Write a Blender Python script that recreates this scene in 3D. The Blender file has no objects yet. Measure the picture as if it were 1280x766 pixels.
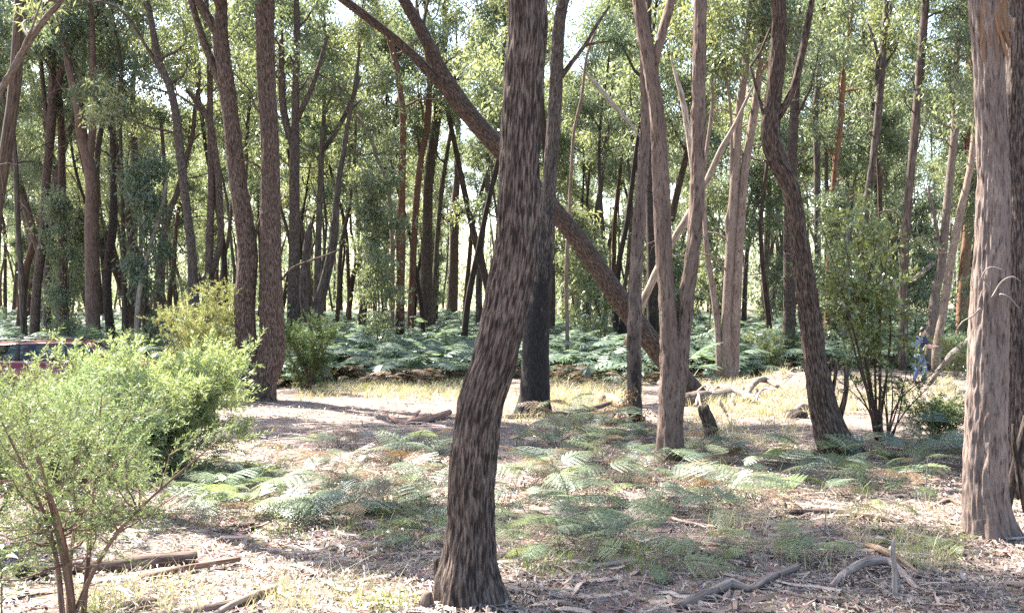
import bpy, math, random
import numpy as np
from mathutils import Vector, Matrix

# ------------------------------------------------------------------ camera, sky, sun, exposure
scene = bpy.context.scene
COL = scene.collection
CAMZ = 2.0                      # eye height above the ground six metres ahead
FPX, CX, HY = 1200.0, 640.0, 350.0   # focal length and horizon of the 1280 x 766 photograph, in pixels
cam_d = bpy.data.cameras.new("camera"); cam = bpy.data.objects.new("camera", cam_d); COL.objects.link(cam)
cam.location = (0, 0, CAMZ); cam.rotation_euler = (math.radians(90), 0, 0)
cam_d.sensor_width = 36.0; cam_d.lens = 36.0 * FPX / 1280.0
cam_d.shift_y = -(383.0 - HY) / 1280.0
cam_d.clip_start = 0.05; cam_d.clip_end = 6000
scene.camera = cam

SUN_DIR = Vector((-0.58, 0.56, 0.98)).normalized()      # towards the sun: high, behind the wood, from the left
sun_el = math.asin(SUN_DIR.z); sun_az = math.atan2(SUN_DIR.x, SUN_DIR.y)
world = bpy.data.worlds.new("World"); scene.world = world; world.use_nodes = True
wn = world.node_tree.nodes; wl = world.node_tree.links
bg = wn["Background"]; sky = wn.new("ShaderNodeTexSky"); sky.sky_type = 'NISHITA'; sky.sun_disc = False
sky.sun_elevation = sun_el; sky.sun_rotation = sun_az; sky.air_density = 1.0; sky.dust_density = 2.0; sky.ozone_density = 1.0
wl.new(sky.outputs[0], bg.inputs[0]); bg.inputs[1].default_value = 0.10
sl = bpy.data.lights.new("sun", 'SUN'); so = bpy.data.objects.new("sun", sl); COL.objects.link(so)
sl.energy = 5.0; sl.angle = math.radians(0.53); sl.color = (1.0, 0.95, 0.87)
so.rotation_euler = SUN_DIR.to_track_quat('Z', 'Y').to_euler(); so.location = (-20, 10, 40)
scene.view_settings.view_transform = 'Standard'; scene.view_settings.look = 'None'
scene.view_settings.exposure = 2.6; scene.view_settings.gamma = 1.0
scene.render.engine = 'CYCLES'
cy = scene.cycles
cy.max_bounces = 8; cy.diffuse_bounces = 4; cy.glossy_bounces = 2; cy.transmission_bounces = 5; cy.transparent_max_bounces = 4
cy.use_denoising = False          # the grain of the samples suits the photograph better than a smoothed picture
cy.sample_clamp_indirect = 3.0

# ------------------------------------------------------------------ numeric helpers
def hsh(ix, iy, iz):
    h = (ix.astype(np.int64) * 374761393 + iy.astype(np.int64) * 668265263 + iz.astype(np.int64) * 2147483647 + 1013904223) & 0xffffffff
    h = ((h ^ (h >> 13)) * 1274126177) & 0xffffffff
    h = ((h ^ (h >> 16)) * 2246822519) & 0xffffffff
    return ((h ^ (h >> 15)) & 0xffffff) / float(0xffffff)
def vnoise(p):
    p = np.asarray(p, float); i = np.floor(p).astype(np.int64); f = p - i; f = f * f * (3 - 2 * f)
    out = 0
    for dx in (0, 1):
        wx = f[:, 0] if dx else 1 - f[:, 0]
        for dy in (0, 1):
            wy = f[:, 1] if dy else 1 - f[:, 1]
            for dz in (0, 1):
                wz = f[:, 2] if dz else 1 - f[:, 2]
                out = out + wx * wy * wz * hsh(i[:, 0] + dx, i[:, 1] + dy, i[:, 2] + dz)
    return out * 2 - 1
def fbm(p, o=3):
    p = np.asarray(p, float); a, s = 1.0, 0
    for k in range(o):
        s = s + a * vnoise(p * 2 ** k + 17.3 * k); a *= 0.5
    return s

HD = np.array([-80, 0, 4, 6, 8.3, 13.3, 19, 24, 31, 45, 60, 100, 200, 600, 3000.0])
HH = np.array([1.6, 1.75, 1.92, 2.02, 2.18, 2.40, 2.62, 2.90, 3.28, 3.55, 3.70, 4.0, 4.3, 5.2, 6.0])
def drop(y): return np.interp(y, HD, HH)
MOUND = (8.1, 28.2)
def gz(x, y):
    x = np.atleast_1d(np.asarray(x, float)); y = np.atleast_1d(np.asarray(y, float))
    b = 0.05 * fbm(np.stack([x * .45, y * .45, x * 0], 1), 3) * np.clip(1.4 - np.abs(y - 10) / 120, 0, 1)
    m = 0.42 * np.exp(-(((x - MOUND[0]) / 1.5) ** 2 + ((y - MOUND[1]) / 1.3) ** 2))
    k = 0.5 * (drop(y - 1.2) + drop(y + 1.2))
    return CAMZ - k + b + m
def g1(x, y): return float(gz(x, y)[0])
def gpt(px, py):
    """where the ray through a photograph pixel meets the ground"""
    lo, hi = 1.0, 900.0
    for _ in range(50):
        d = .5 * (lo + hi)
        if (py - HY) / FPX * d > drop(d): hi = d
        else: lo = d
    x = (px - CX) / FPX * d
    return x, d, g1(x, d)
def at(px, py, d): return np.array([(px - CX) / FPX * d, d, CAMZ - (py - HY) / FPX * d])

# ------------------------------------------------------------------ mesh helpers
def mesh_np(name, V, F, mats, mi=None, smooth=False, attrs=None):
    """V (n,3); F list of index arrays, each (m,k)"""
    me = bpy.data.meshes.new(name); V = np.asarray(V, np.float32)
    me.vertices.add(len(V)); me.vertices.foreach_set('co', V.ravel())
    F = [np.asarray(f, np.int32) for f in F if len(f)]
    tot = np.concatenate([np.full(len(f), f.shape[1], np.int32) for f in F])
    st = np.concatenate([[0], np.cumsum(tot)[:-1]]).astype(np.int32)
    idx = np.concatenate([f.ravel() for f in F])
    me.loops.add(len(idx)); me.loops.foreach_set('vertex_index', idx)
    me.polygons.add(len(tot)); me.polygons.foreach_set('loop_start', st); me.polygons.foreach_set('loop_total', tot)
    if mi is not None: me.polygons.foreach_set('material_index', np.asarray(mi, np.int32))
    if smooth: me.polygons.foreach_set('use_smooth', np.ones(len(tot), bool))
    for k, a in (attrs or {}).items():
        a = np.asarray(a, np.float32)
        if a.ndim == 2:
            at_ = me.attributes.new(k, 'FLOAT_VECTOR', 'POINT'); at_.data.foreach_set('vector', a.ravel())
        else:
            at_ = me.attributes.new(k, 'FLOAT', 'POINT'); at_.data.foreach_set('value', a)
    for m in (mats if isinstance(mats, (list, tuple)) else [mats]): me.materials.append(m)
    me.update(calc_edges=True); me.validate()
    return me
def link(name, data, parent=None):
    o = bpy.data.objects.new(name, data); COL.objects.link(o)
    if parent is not None: o.parent = parent
    return o
def tag(o, label=None, cat=None, group=None, kind=None):
    if label: o['label'] = label
    if cat: o['category'] = cat
    if group: o['group'] = group
    if kind: o['kind'] = kind
    return o
def empty(name, loc=(0, 0, 0)):
    o = bpy.data.objects.new(name, None); o.location = loc; o.empty_display_size = .2; COL.objects.link(o); return o

class Bag:
    """collects vertices and faces for one mesh"""
    def __init__(s): s.V = []; s.F = []; s.n = 0; s.A = []; s.H = []
    def add(s, V, F, A=None, H=None):
        V = np.asarray(V, float)
        for f in (F if isinstance(F, list) else [F]): s.F.append(np.asarray(f) + s.n)
        s.V.append(V); s.n += len(V)
        s.A.append(np.zeros((len(V), 3)) if A is None else A); s.H.append(np.zeros(len(V)) if H is None else H)
    def mesh(s, name, mats, smooth=False, attrs=True):
        at_ = {'bark': np.concatenate(s.A), 'hgt': np.concatenate(s.H)} if attrs else None
        return mesh_np(name, np.concatenate(s.V), s.F, mats, smooth=smooth, attrs=at_)

def resample(P, R, step):
    """Catmull-Rom through the points, about one sample each 'step' metres"""
    P = np.asarray(P, float); R = np.asarray(R, float)
    if len(P) == 2: P = np.array([P[0], .5 * (P[0] + P[1]), P[1]]); R = np.array([R[0], .5 * (R[0] + R[1]), R[1]])
    E = np.vstack([2 * P[0] - P[1], P, 2 * P[-1] - P[-2]]); Q = [R[0]]; Q = np.concatenate([[R[0]], R, [R[-1]]])
    out, rad = [], []
    for i in range(1, len(P)):
        n = max(1, int(np.linalg.norm(P[i] - P[i - 1]) / step))
        t = np.arange(n)[:, None] / n
        a, b, c, d = E[i - 1], E[i], E[i + 1], E[i + 2]
        out.append(.5 * ((2 * b) + (c - a) * t + (2 * a - 5 * b + 4 * c - d) * t ** 2 + (3 * b - a - 3 * c + d) * t ** 3))
        rad.append(Q[i] * (1 - t[:, 0]) + Q[i + 1] * t[:, 0])
    out.append(P[-1:]); rad.append(R[-1:])
    return np.concatenate(out), np.concatenate(rad)

def tube(P, R, segs=10, rough=0.0, fissure=0.0, seed=0, flare=None, cap=True, squash=0.0):
    """a bark-covered limb: rings along P, radius R, uneven surface; returns V, F, bark coords, height"""
    P = np.asarray(P, float); R = np.asarray(R, float); n = len(P)
    T = np.gradient(P, axis=0); T /= np.linalg.norm(T, axis=1)[:, None] + 1e-9
    up = np.array([0.0, -1.0, 0.05]); u = up - T[0] * up.dot(T[0])
    if np.linalg.norm(u) < .1: up = np.array([1.0, 0, 0]); u = up - T[0] * up.dot(T[0])
    u /= np.linalg.norm(u); U = [u]
    for i in range(1, n):
        u = u - T[i] * u.dot(T[i]); u /= np.linalg.norm(u) + 1e-9; U.append(u)
    U = np.array(U); W = np.cross(T, U)
    s = np.concatenate([[0], np.cumsum(np.linalg.norm(np.diff(P, axis=0), axis=1))])
    th = np.linspace(0, 2 * np.pi, segs, endpoint=False)
    c, sn = np.cos(th), np.sin(th)
    S = np.repeat(s, segs); CT = np.tile(c, n); ST = np.tile(sn, n); RR = np.repeat(R, segs)
    Rm = max(R.max() * .7, .004)
    bark = np.stack([CT * Rm, ST * Rm, S], 1) + np.array([seed * 3.17, seed * 1.31, seed * 7.7])
    k = np.ones(n * segs)
    if rough: k += rough * fbm(np.stack([CT * 1.3 + seed, ST * 1.3, S / max(R.max(), .02) * .22 + seed * 5], 1), 2)
    if fissure:
        q = np.stack([CT * Rm * 34 + seed, ST * Rm * 34, S * 5.0 + seed], 1)
        f1 = vnoise(q); f2 = vnoise(q * np.array([2.1, 2.1, 2.4]) + 9.1)
        f1 = 1 - 2.4 * np.abs(f1); fv = np.clip(f1 * .55 + f2 * .45 - .15, -1.0, .6)
        k += fissure * fv / np.maximum(RR, .02)
    if flare is not None: k *= flare(s, th).ravel()
    RR = RR * k
    V = np.repeat(P, segs, 0) + np.repeat(U, segs, 0) * (RR * CT)[:, None] + np.repeat(W, segs, 0) * (RR * ST * (1 - squash))[:, None]
    i = np.arange(n - 1)[:, None] * segs; j = np.arange(segs)[None]; j2 = (j + 1) % segs
    F = [np.stack([i + j, i + j2, i + segs + j2, i + segs + j], 2).reshape(-1, 4)]
    if cap:
        V = np.vstack([V, P[-1:] + T[-1:] * R[-1] * .2, P[:1]]); e = n * segs
        bark = np.vstack([bark, bark[-1:], bark[:1]]); S = np.concatenate([S, S[-1:], S[:1]])
        a = (n - 1) * segs + np.arange(segs); b = (n - 1) * segs + (np.arange(segs) + 1) % segs
        F.append(np.stack([a, b, np.full(segs, e)], 1))
        a = np.arange(segs); b = (np.arange(segs) + 1) % segs
        F.append(np.stack([b, a, np.full(segs, e + 1)], 1))
    return V, F, bark, S

def leaves(P, D, L, W, rng, fold=0.0):
    """kite-shaped leaves: base point P, direction D, length L, width W"""
    n = len(P); D = D / (np.linalg.norm(D, axis=1)[:, None] + 1e-9)
    r = rng.normal(size=(n, 3)); w = np.cross(D, r); w /= np.linalg.norm(w, axis=1)[:, None] + 1e-9
    nn = np.cross(D, w); L = np.broadcast_to(L, n)[:, None]; W = np.broadcast_to(W, n)[:, None]
    m = P + D * L * .42
    V = np.stack([P, m + w * W * .5 + nn * L * fold, P + D * L + nn * L * fold * .6, m - w * W * .5 + nn * L * fold * .4], 1).reshape(-1, 3)
    return V, np.arange(4 * n).reshape(n, 4)
def cluster_leaves(C, rad, n, L, W, rng, droop=.9, flat=.75):
    C = np.repeat(np.asarray(C), n, 0); m = len(C)
    d = rng.normal(size=(m, 3)); d /= np.linalg.norm(d, axis=1)[:, None]
    P = C + d * (rad * rng.random(m) ** .55)[:, None] * np.array([1, 1, flat])
    D = rng.normal(size=(m, 3)) * np.array([.75, .75, .55]) + np.array([0, 0, -droop])
    return leaves(P, D, L * rng.uniform(.65, 1.25, m), W * rng.uniform(.7, 1.2, m), rng, .06)

# ------------------------------------------------------------------ materials
def new_mat(name):
    m = bpy.data.materials.new(name); m.use_nodes = True; nt = m.node_tree; nt.nodes.clear()
    out = nt.nodes.new('ShaderNodeOutputMaterial'); return m, nt, out
def N(nt, t, **kw):
    n = nt.nodes.new(t)
    for k, v in kw.items():
        if k in n.inputs: n.inputs[k].default_value = v
        else: setattr(n, k, v)
    return n
def ramp(nt, src, stops):
    r = nt.nodes.new('ShaderNodeValToRGB'); e = r.color_ramp.elements
    while len(e) < len(stops): e.new(.5)
    for i, (p, c) in enumerate(stops): e[i].position = p; e[i].color = (*c, 1)
    nt.links.new(src, r.inputs[0]); return r
def mixc(nt, fac, a, b, mode='MIX'):
    m = nt.nodes.new('ShaderNodeMix'); m.data_type = 'RGBA'; m.blend_type = mode
    for s, v in ((m.inputs[0], fac), (m.inputs[6], a), (m.inputs[7], b)):
        if hasattr(v, 'is_output'): nt.links.new(v, s)
        elif isinstance(v, (int, float)): s.default_value = v
        else: s.default_value = (*v, 1)
    return m.outputs[2]
def math_(nt, op, a, b=None, clamp=False):
    m = nt.nodes.new('ShaderNodeMath'); m.operation = op; m.use_clamp = clamp
    for s, v in zip(m.inputs, (a, b)):
        if v is None: continue
        if hasattr(v, 'is_output'): nt.links.new(v, s)
        else: s.default_value = v
    return m.outputs[0]

def bark_mat(name, pale, mid, dark, sx=28.0, stretch=.13, thr=(.36, .62), patch=.35, bump=.6, inner=None):
    """fibrous eucalypt bark; object colour tints it, object alpha sets how high (x 10 m) it is charred"""
    m, nt, out = new_mat(name); ln = nt.links.new
    a = N(nt, 'ShaderNodeAttribute', attribute_name='bark'); h = N(nt, 'ShaderNodeAttribute', attribute_name='hgt')
    mp = N(nt, 'ShaderNodeMapping'); mp.inputs['Scale'].default_value = (1, 1, stretch); ln(a.outputs['Vector'], mp.inputs[0])
    n1 = N(nt, 'ShaderNodeTexNoise', Scale=sx, Detail=5.0, Roughness=.65); ln(mp.outputs[0], n1.inputs['Vector'])
    mp2 = N(nt, 'ShaderNodeMapping'); mp2.inputs['Scale'].default_value = (1, 1, .35); ln(a.outputs['Vector'], mp2.inputs[0])
    n2 = N(nt, 'ShaderNodeTexNoise', Scale=5.5, Detail=4.0, Roughness=.6); ln(mp2.outputs[0], n2.inputs['Vector'])
    n3 = N(nt, 'ShaderNodeTexNoise', Scale=90.0, Detail=3.0); ln(mp.outputs[0], n3.inputs['Vector'])
    c1 = ramp(nt, n1.outputs[0], [(thr[0], dark), (.5 * (thr[0] + thr[1]), mid), (thr[1], pale)])
    pr = ramp(nt, n2.outputs[0], [(.38, (0, 0, 0)), (.66, (1, 1, 1))])
    pm = math_(nt, 'MULTIPLY', pr.outputs[0], patch)
    c2 = mixc(nt, pm, c1.outputs[0], inner if inner else tuple(x * .55 for x in mid))
    fine = ramp(nt, n3.outputs[0], [(.3, (.72, .72, .72)), (.7, (1.18, 1.16, 1.14))])
    c3 = mixc(nt, 1.0, c2, fine.outputs[0], 'MULTIPLY')
    oi = N(nt, 'ShaderNodeObjectInfo'); c4 = mixc(nt, 1.0, c3, oi.outputs['Color'], 'MULTIPLY')
    hz = math_(nt, 'DIVIDE', h.outputs['Fac'], 10.0)
    k = math_(nt, 'SUBTRACT', oi.outputs['Alpha'], hz)
    k = math_(nt, 'ADD', math_(nt, 'MULTIPLY', k, 5.0), math_(nt, 'MULTIPLY', math_(nt, 'SUBTRACT', n2.outputs[0], .5), 4.0))
    k = math_(nt, 'MULTIPLY', math_(nt, 'ADD', k, .1, True), math_(nt, 'GREATER_THAN', oi.outputs['Alpha'], .01))
    char = ramp(nt, n1.outputs[0], [(.35, (.012, .011, .011)), (.68, (.036, .032, .03))])
    c5 = mixc(nt, math_(nt, 'MULTIPLY', k, .92, True), c4, char.outputs[0])
    p = N(nt, 'ShaderNodeBsdfPrincipled', Roughness=.9); p.inputs['Specular IOR Level'].default_value = .2
    ln(c5, p.inputs['Base Color'])
    b = N(nt, 'ShaderNodeBump', Strength=bump, Distance=.02); ln(n1.outputs[0], b.inputs['Height'])
    ln(b.outputs[0], p.inputs['Normal']); ln(p.outputs[0], out.inputs[0]); return m

def leaf_mat(name, cols, trans=.45, gloss=.12, rough=.45, objvar=.25):
    m, nt, out = new_mat(name); ln = nt.links.new
    g = N(nt, 'ShaderNodeNewGeometry'); n = len(cols)
    r = ramp(nt, g.outputs['Random Per Island'], [(i / max(1, n - 1), c) for i, c in enumerate(cols)])
    oi = N(nt, 'ShaderNodeObjectInfo')
    v = ramp(nt, oi.outputs['Random'], [(0, (1 - objvar, 1 - objvar * .6, 1 - objvar * .3)), (1, (1 + objvar, 1 + objvar * .7, 1.0))])
    c = mixc(nt, 1.0, r.outputs[0], v.outputs[0], 'MULTIPLY')
    c = mixc(nt, 1.0, c, oi.outputs['Color'], 'MULTIPLY')
    d = N(nt, 'ShaderNodeBsdfDiffuse'); ln(c, d.inputs[0])
    t = N(nt, 'ShaderNodeBsdfTranslucent'); tc = mixc(nt, 1.0, c, (1.25, 1.28, .88), 'MULTIPLY'); ln(tc, t.inputs[0])
    mx = N(nt, 'ShaderNodeMixShader', Fac=trans); ln(d.outputs[0], mx.inputs[1]); ln(t.outputs[0], mx.inputs[2])
    gl = N(nt, 'ShaderNodeBsdfGlossy', Roughness=rough); gl.inputs[0].default_value = (.9, .95, 1, 1)
    m2 = N(nt, 'ShaderNodeMixShader', Fac=gloss * .3); ln(mx.outputs[0], m2.inputs[1]); ln(gl.outputs[0], m2.inputs[2])
    ln(m2.outputs[0], out.inputs[0]); return m

def plain_mat(name, col, rough=.6, metal=0.0, spec=.5, coat=0.0, var=0.0, scale=8.0, trans=0.0):
    m, nt, out = new_mat(name); p = N(nt, 'ShaderNodeBsdfPrincipled', Roughness=rough, Metallic=metal)
    p.inputs['Specular IOR Level'].default_value = spec; p.inputs['Coat Weight'].default_value = coat
    p.inputs['Base Color'].default_value = (*col, 1)
    if trans: p.inputs['Transmission Weight'].default_value = trans
    tcn = N(nt, 'ShaderNodeTexCoord'); nz = N(nt, 'ShaderNodeTexNoise', Scale=scale, Detail=4.0); nt.links.new(tcn.outputs['Object'], nz.inputs['Vector'])
    lo = tuple(c * (1 - var) for c in col); hi = tuple(min(1, c * (1 + var)) for c in col)
    r = ramp(nt, nz.outputs[0], [(.3, lo), (.7, hi)]); nt.links.new(r.outputs[0], p.inputs['Base Color'])
    nt.links.new(p.outputs[0], out.inputs[0]); return m

M_STRINGY = bark_mat('bark_stringy', (.26, .215, .185), (.12, .094, .08), (.03, .024, .021), sx=62, stretch=.16, thr=(.41, .60), patch=.4, bump=1.0, inner=(.055, .043, .036))
M_SMOOTH = bark_mat('bark_smooth', (.24, .20, .175), (.15, .12, .104), (.04, .03, .026), sx=34, stretch=.18, thr=(.34, .50), patch=.5, bump=.8, inner=(.085, .06, .05))
M_FAR = bark_mat('bark_far', (.19, .155, .132), (.105, .083, .07), (.035, .028, .025), sx=20, stretch=.12, patch=.4, bump=.4)
M_DEAD = bark_mat('dead_wood', (.42, .38, .34), (.27, .235, .205), (.10, .082, .07), sx=40, stretch=.08, patch=.4, bump=.6)
M_STICK = bark_mat('weathered_stick', (.38, .33, .30), (.26, .21, .185), (.10, .08, .07), sx=60, stretch=.07, patch=.4, bump=.5)
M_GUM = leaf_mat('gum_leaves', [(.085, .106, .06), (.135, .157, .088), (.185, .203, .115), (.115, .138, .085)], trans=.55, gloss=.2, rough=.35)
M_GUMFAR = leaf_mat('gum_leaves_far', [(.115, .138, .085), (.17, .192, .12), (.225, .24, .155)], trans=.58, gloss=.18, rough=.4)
M_WATTLE = leaf_mat('wattle_leaves', [(.20, .235, .105), (.27, .305, .145), (.34, .365, .20)], trans=.45, gloss=.14)
M_WATTLE2 = leaf_mat('wattle_leaves_dull', [(.13, .16, .065), (.18, .21, .085), (.21, .22, .11), (.18, .15, .09)], trans=.45)
M_DARKLEAF = leaf_mat('dark_shrub_leaves', [(.035, .06, .022), (.06, .09, .03), (.09, .12, .04)], trans=.4)
M_SAPLEAF = leaf_mat('sapling_leaves', [(.07, .10, .035), (.11, .14, .05), (.18, .19, .07)], trans=.45, gloss=.25, rough=.3)
M_FERN = leaf_mat('bracken_green', [(.115, .15, .098), (.165, .20, .135), (.22, .25, .175)], trans=.5, gloss=.14, rough=.4)
M_FERNY = leaf_mat('bracken_yellowgreen', [(.13, .17, .075), (.175, .215, .10), (.22, .255, .13)], trans=.45, gloss=.14)
M_FERND = leaf_mat('bracken_dead', [(.10, .06, .038), (.16, .10, .062), (.21, .15, .10)], trans=.3)
M_DEADLEAF = leaf_mat('dead_gum_leaves', [(.22, .13, .07), (.30, .19, .11), (.16, .09, .05)], trans=.25)
M_LITTER = leaf_mat('fallen_leaves', [(.085, .06, .048), (.18, .135, .105), (.28, .215, .175), (.40, .325, .275), (.14, .10, .082), (.33, .26, .215)], trans=.12, gloss=.16, objvar=0)
M_TWIG = leaf_mat('fallen_twigs', [(.16, .12, .10), (.30, .25, .22), (.42, .37, .33), (.10, .075, .065)], trans=0.0, gloss=.05, objvar=0)
M_DRYGRASS = leaf_mat('dry_grass', [(.33, .28, .18), (.42, .37, .25), (.31, .29, .16)], trans=.35, objvar=0)
M_GRASS = leaf_mat('green_grass', [(.13, .19, .05), (.20, .25, .07), (.30, .29, .12)], trans=.4, objvar=0)

def ground_mat():
    m, nt, out = new_mat('forest_floor'); ln = nt.links.new
    tcn = N(nt, 'ShaderNodeTexCoord'); P = tcn.outputs['Object']
    n1 = N(nt, 'ShaderNodeTexNoise', Scale=.8, Detail=5.0, Roughness=.6); ln(P, n1.inputs['Vector'])
    n2 = N(nt, 'ShaderNodeTexNoise', Scale=26.0, Detail=6.0, Roughness=.72); ln(P, n2.inputs['Vector'])
    v = N(nt, 'ShaderNodeTexVoronoi', Scale=30.0); v.distance = 'CHEBYCHEV'; ln(P, v.inputs['Vector'])
    c1 = ramp(nt, n2.outputs[0], [(.28, (.07, .052, .044)), (.48, (.19, .15, .127)), (.72, (.34, .28, .245))])
    c2 = mixc(nt, .4, c1.outputs[0], v.outputs['Color'], 'SOFT_LIGHT')
    soil = ramp(nt, n1.outputs[0], [(.35, (.72, .70, .72)), (.65, (1.12, 1.06, 1.0))])
    c3 = mixc(nt, 1.0, c2, soil.outputs[0], 'MULTIPLY')
    # dry pasture beyond the wood
    sx = N(nt, 'ShaderNodeSeparateXYZ'); ln(P, sx.inputs[0])
    far = N(nt, 'ShaderNodeMapRange'); far.inputs[1].default_value = 115; far.inputs[2].default_value = 150; ln(sx.outputs[1], far.inputs[0])
    c4 = mixc(nt, far.outputs[0], c3, (.42, .36, .21))
    p = N(nt, 'ShaderNodeBsdfPrincipled', Roughness=.95); p.inputs['Specular IOR Level'].default_value = .15
    ln(c4, p.inputs['Base Color'])
    b = N(nt, 'ShaderNodeBump', Strength=.8, Distance=.03); ln(n2.outputs[0], b.inputs['Height']); ln(b.outputs[0], p.inputs['Normal'])
    ln(p.outputs[0], out.inputs[0]); return m

# ------------------------------------------------------------------ ground
def make_ground():
    ys = np.concatenate([np.linspace(-120, -6, 20), np.arange(-5, 3, .5), np.arange(3, 16, .14), np.arange(16, 40, .3), np.arange(40, 120, 2), np.geomspace(120, 900, 24)])
    xp = np.concatenate([np.arange(0, 9, .2), np.arange(9, 24, .5), np.arange(24, 90, 3), np.geomspace(90, 800, 14)])
    xs = np.concatenate([-xp[:0:-1], xp]); X, Y = np.meshgrid(xs, ys)
    Z = gz(X.ravel(), Y.ravel())
    near = np.clip(1 - np.abs(Y.ravel() - 10) / 16, 0, 1)
    Z += near * .03 * fbm(np.stack([X.ravel() * 3.1, Y.ravel() * 3.1, X.ravel() * 0 + 4], 1), 2)
    V = np.stack([X.ravel(), Y.ravel(), Z], 1); nx, ny = len(xs), len(ys)
    i = (np.arange(ny - 1)[:, None] * nx + np.arange(nx - 1)[None]).ravel()
    o = link('ground', mesh_np('ground', V, [np.stack([i, i + 1, i + nx + 1, i + nx], 1)], ground_mat(), smooth=True))
    tag(o, 'forest floor of brown leaf litter and dappled bare soil', 'ground', kind='structure')
make_ground()

# ------------------------------------------------------------------ trees
def limb_path(rng, start, direc, length, r0, n=6, up=.25, wob=.22):
    P = [np.array(start, float)]; d = np.array(direc, float); d /= np.linalg.norm(d)
    for k in range(n):
        d = d + rng.normal(size=3) * wob + np.array([0, 0, up * .35]); d /= np.linalg.norm(d)
        P.append(P[-1] + d * length / n)
    return np.array(P), r0 * np.linspace(1, .22, n + 1)

def grow_crown(rng, P, R, h0, n_limb, reach, leaf, per, crad, lo_z=None, sub=3, dup=True):
    """limbs leaving the trunk P above fraction h0, and the leaf clusters at their ends"""
    limbs, tips = [], []
    s = np.concatenate([[0], np.cumsum(np.linalg.norm(np.diff(P, axis=0), axis=1))]); s /= s[-1]
    az = rng.random() * 6.28
    for k in range(n_limb):
        t = h0 + (1 - h0) * ((k + rng.random()) / n_limb) ** .85
        i = min(len(P) - 2, int(np.searchsorted(s, t)))
        p = P[i]; 
        if lo_z is not None and p[2] < lo_z: continue
        az += 2.4 + rng.normal() * .5
        el = rng.uniform(.25, 1.0)
        d = np.array([math.cos(az) * math.cos(el), math.sin(az) * math.cos(el), math.sin(el)])
        ln_ = reach * rng.uniform(.6, 1.15) * (1.15 - .55 * t)
        lp, lr = limb_path(rng, p, d, ln_, max(.012, R[i] * rng.uniform(.35, .6)))
        subs = []
        for q in range(sub):
            j = rng.integers(2, len(lp) - 1)
            dd = lp[j] - lp[j - 1]; dd = dd / np.linalg.norm(dd) + rng.normal(size=3) * .7
            sp, sr = limb_path(rng, lp[j], dd, ln_ * rng.uniform(.25, .5), lr[j] * .6, 4)
            subs.append((sp, sr)); tips += [sp[-1], sp[2]]
        tips += [lp[-1], lp[-2]]
        limbs.append((lp, lr, subs))
    tips += [P[-1], P[-2]]
    tips = np.array(tips)
    C = np.concatenate([tips, tips + rng.normal(size=tips.shape) * crad * .7]) if dup else tips
    V, F = cluster_leaves(C, crad, per, leaf[0], leaf[1], rng)
    return limbs, V, F

def limb_bag(limb, segs=6, seed=0):
    b = Bag(); lp, lr, subs = limb
    for (p, r) in [(lp, lr)] + subs:
        q, rr = resample(p, r, .5 if len(p) > 5 else .6); b.add(*tube(q, rr, segs, rough=.08, seed=seed, cap=False))
    return b

rng0 = np.random.default_rng(7)
TREE_N = [0]
def extend(P, R, H, rng):
    """carry a traced stem on up to its full height"""
    base = P[0]; top = P[-1]; d = P[-1] - P[-2]; d /= np.linalg.norm(d)
    step = 1.2
    while P[-1][2] - base[2] < H:
        d = d * .8 + np.array([0, 0, .28]) + rng.normal(size=3) * .08; d /= np.linalg.norm(d)
        left = max(0, H - (P[-1][2] - base[2]))
        P.append(P[-1] + d * step); R.append(max(.02, R[-1] * (.90 if left > 4 else .78)))
    return P, R

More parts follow.
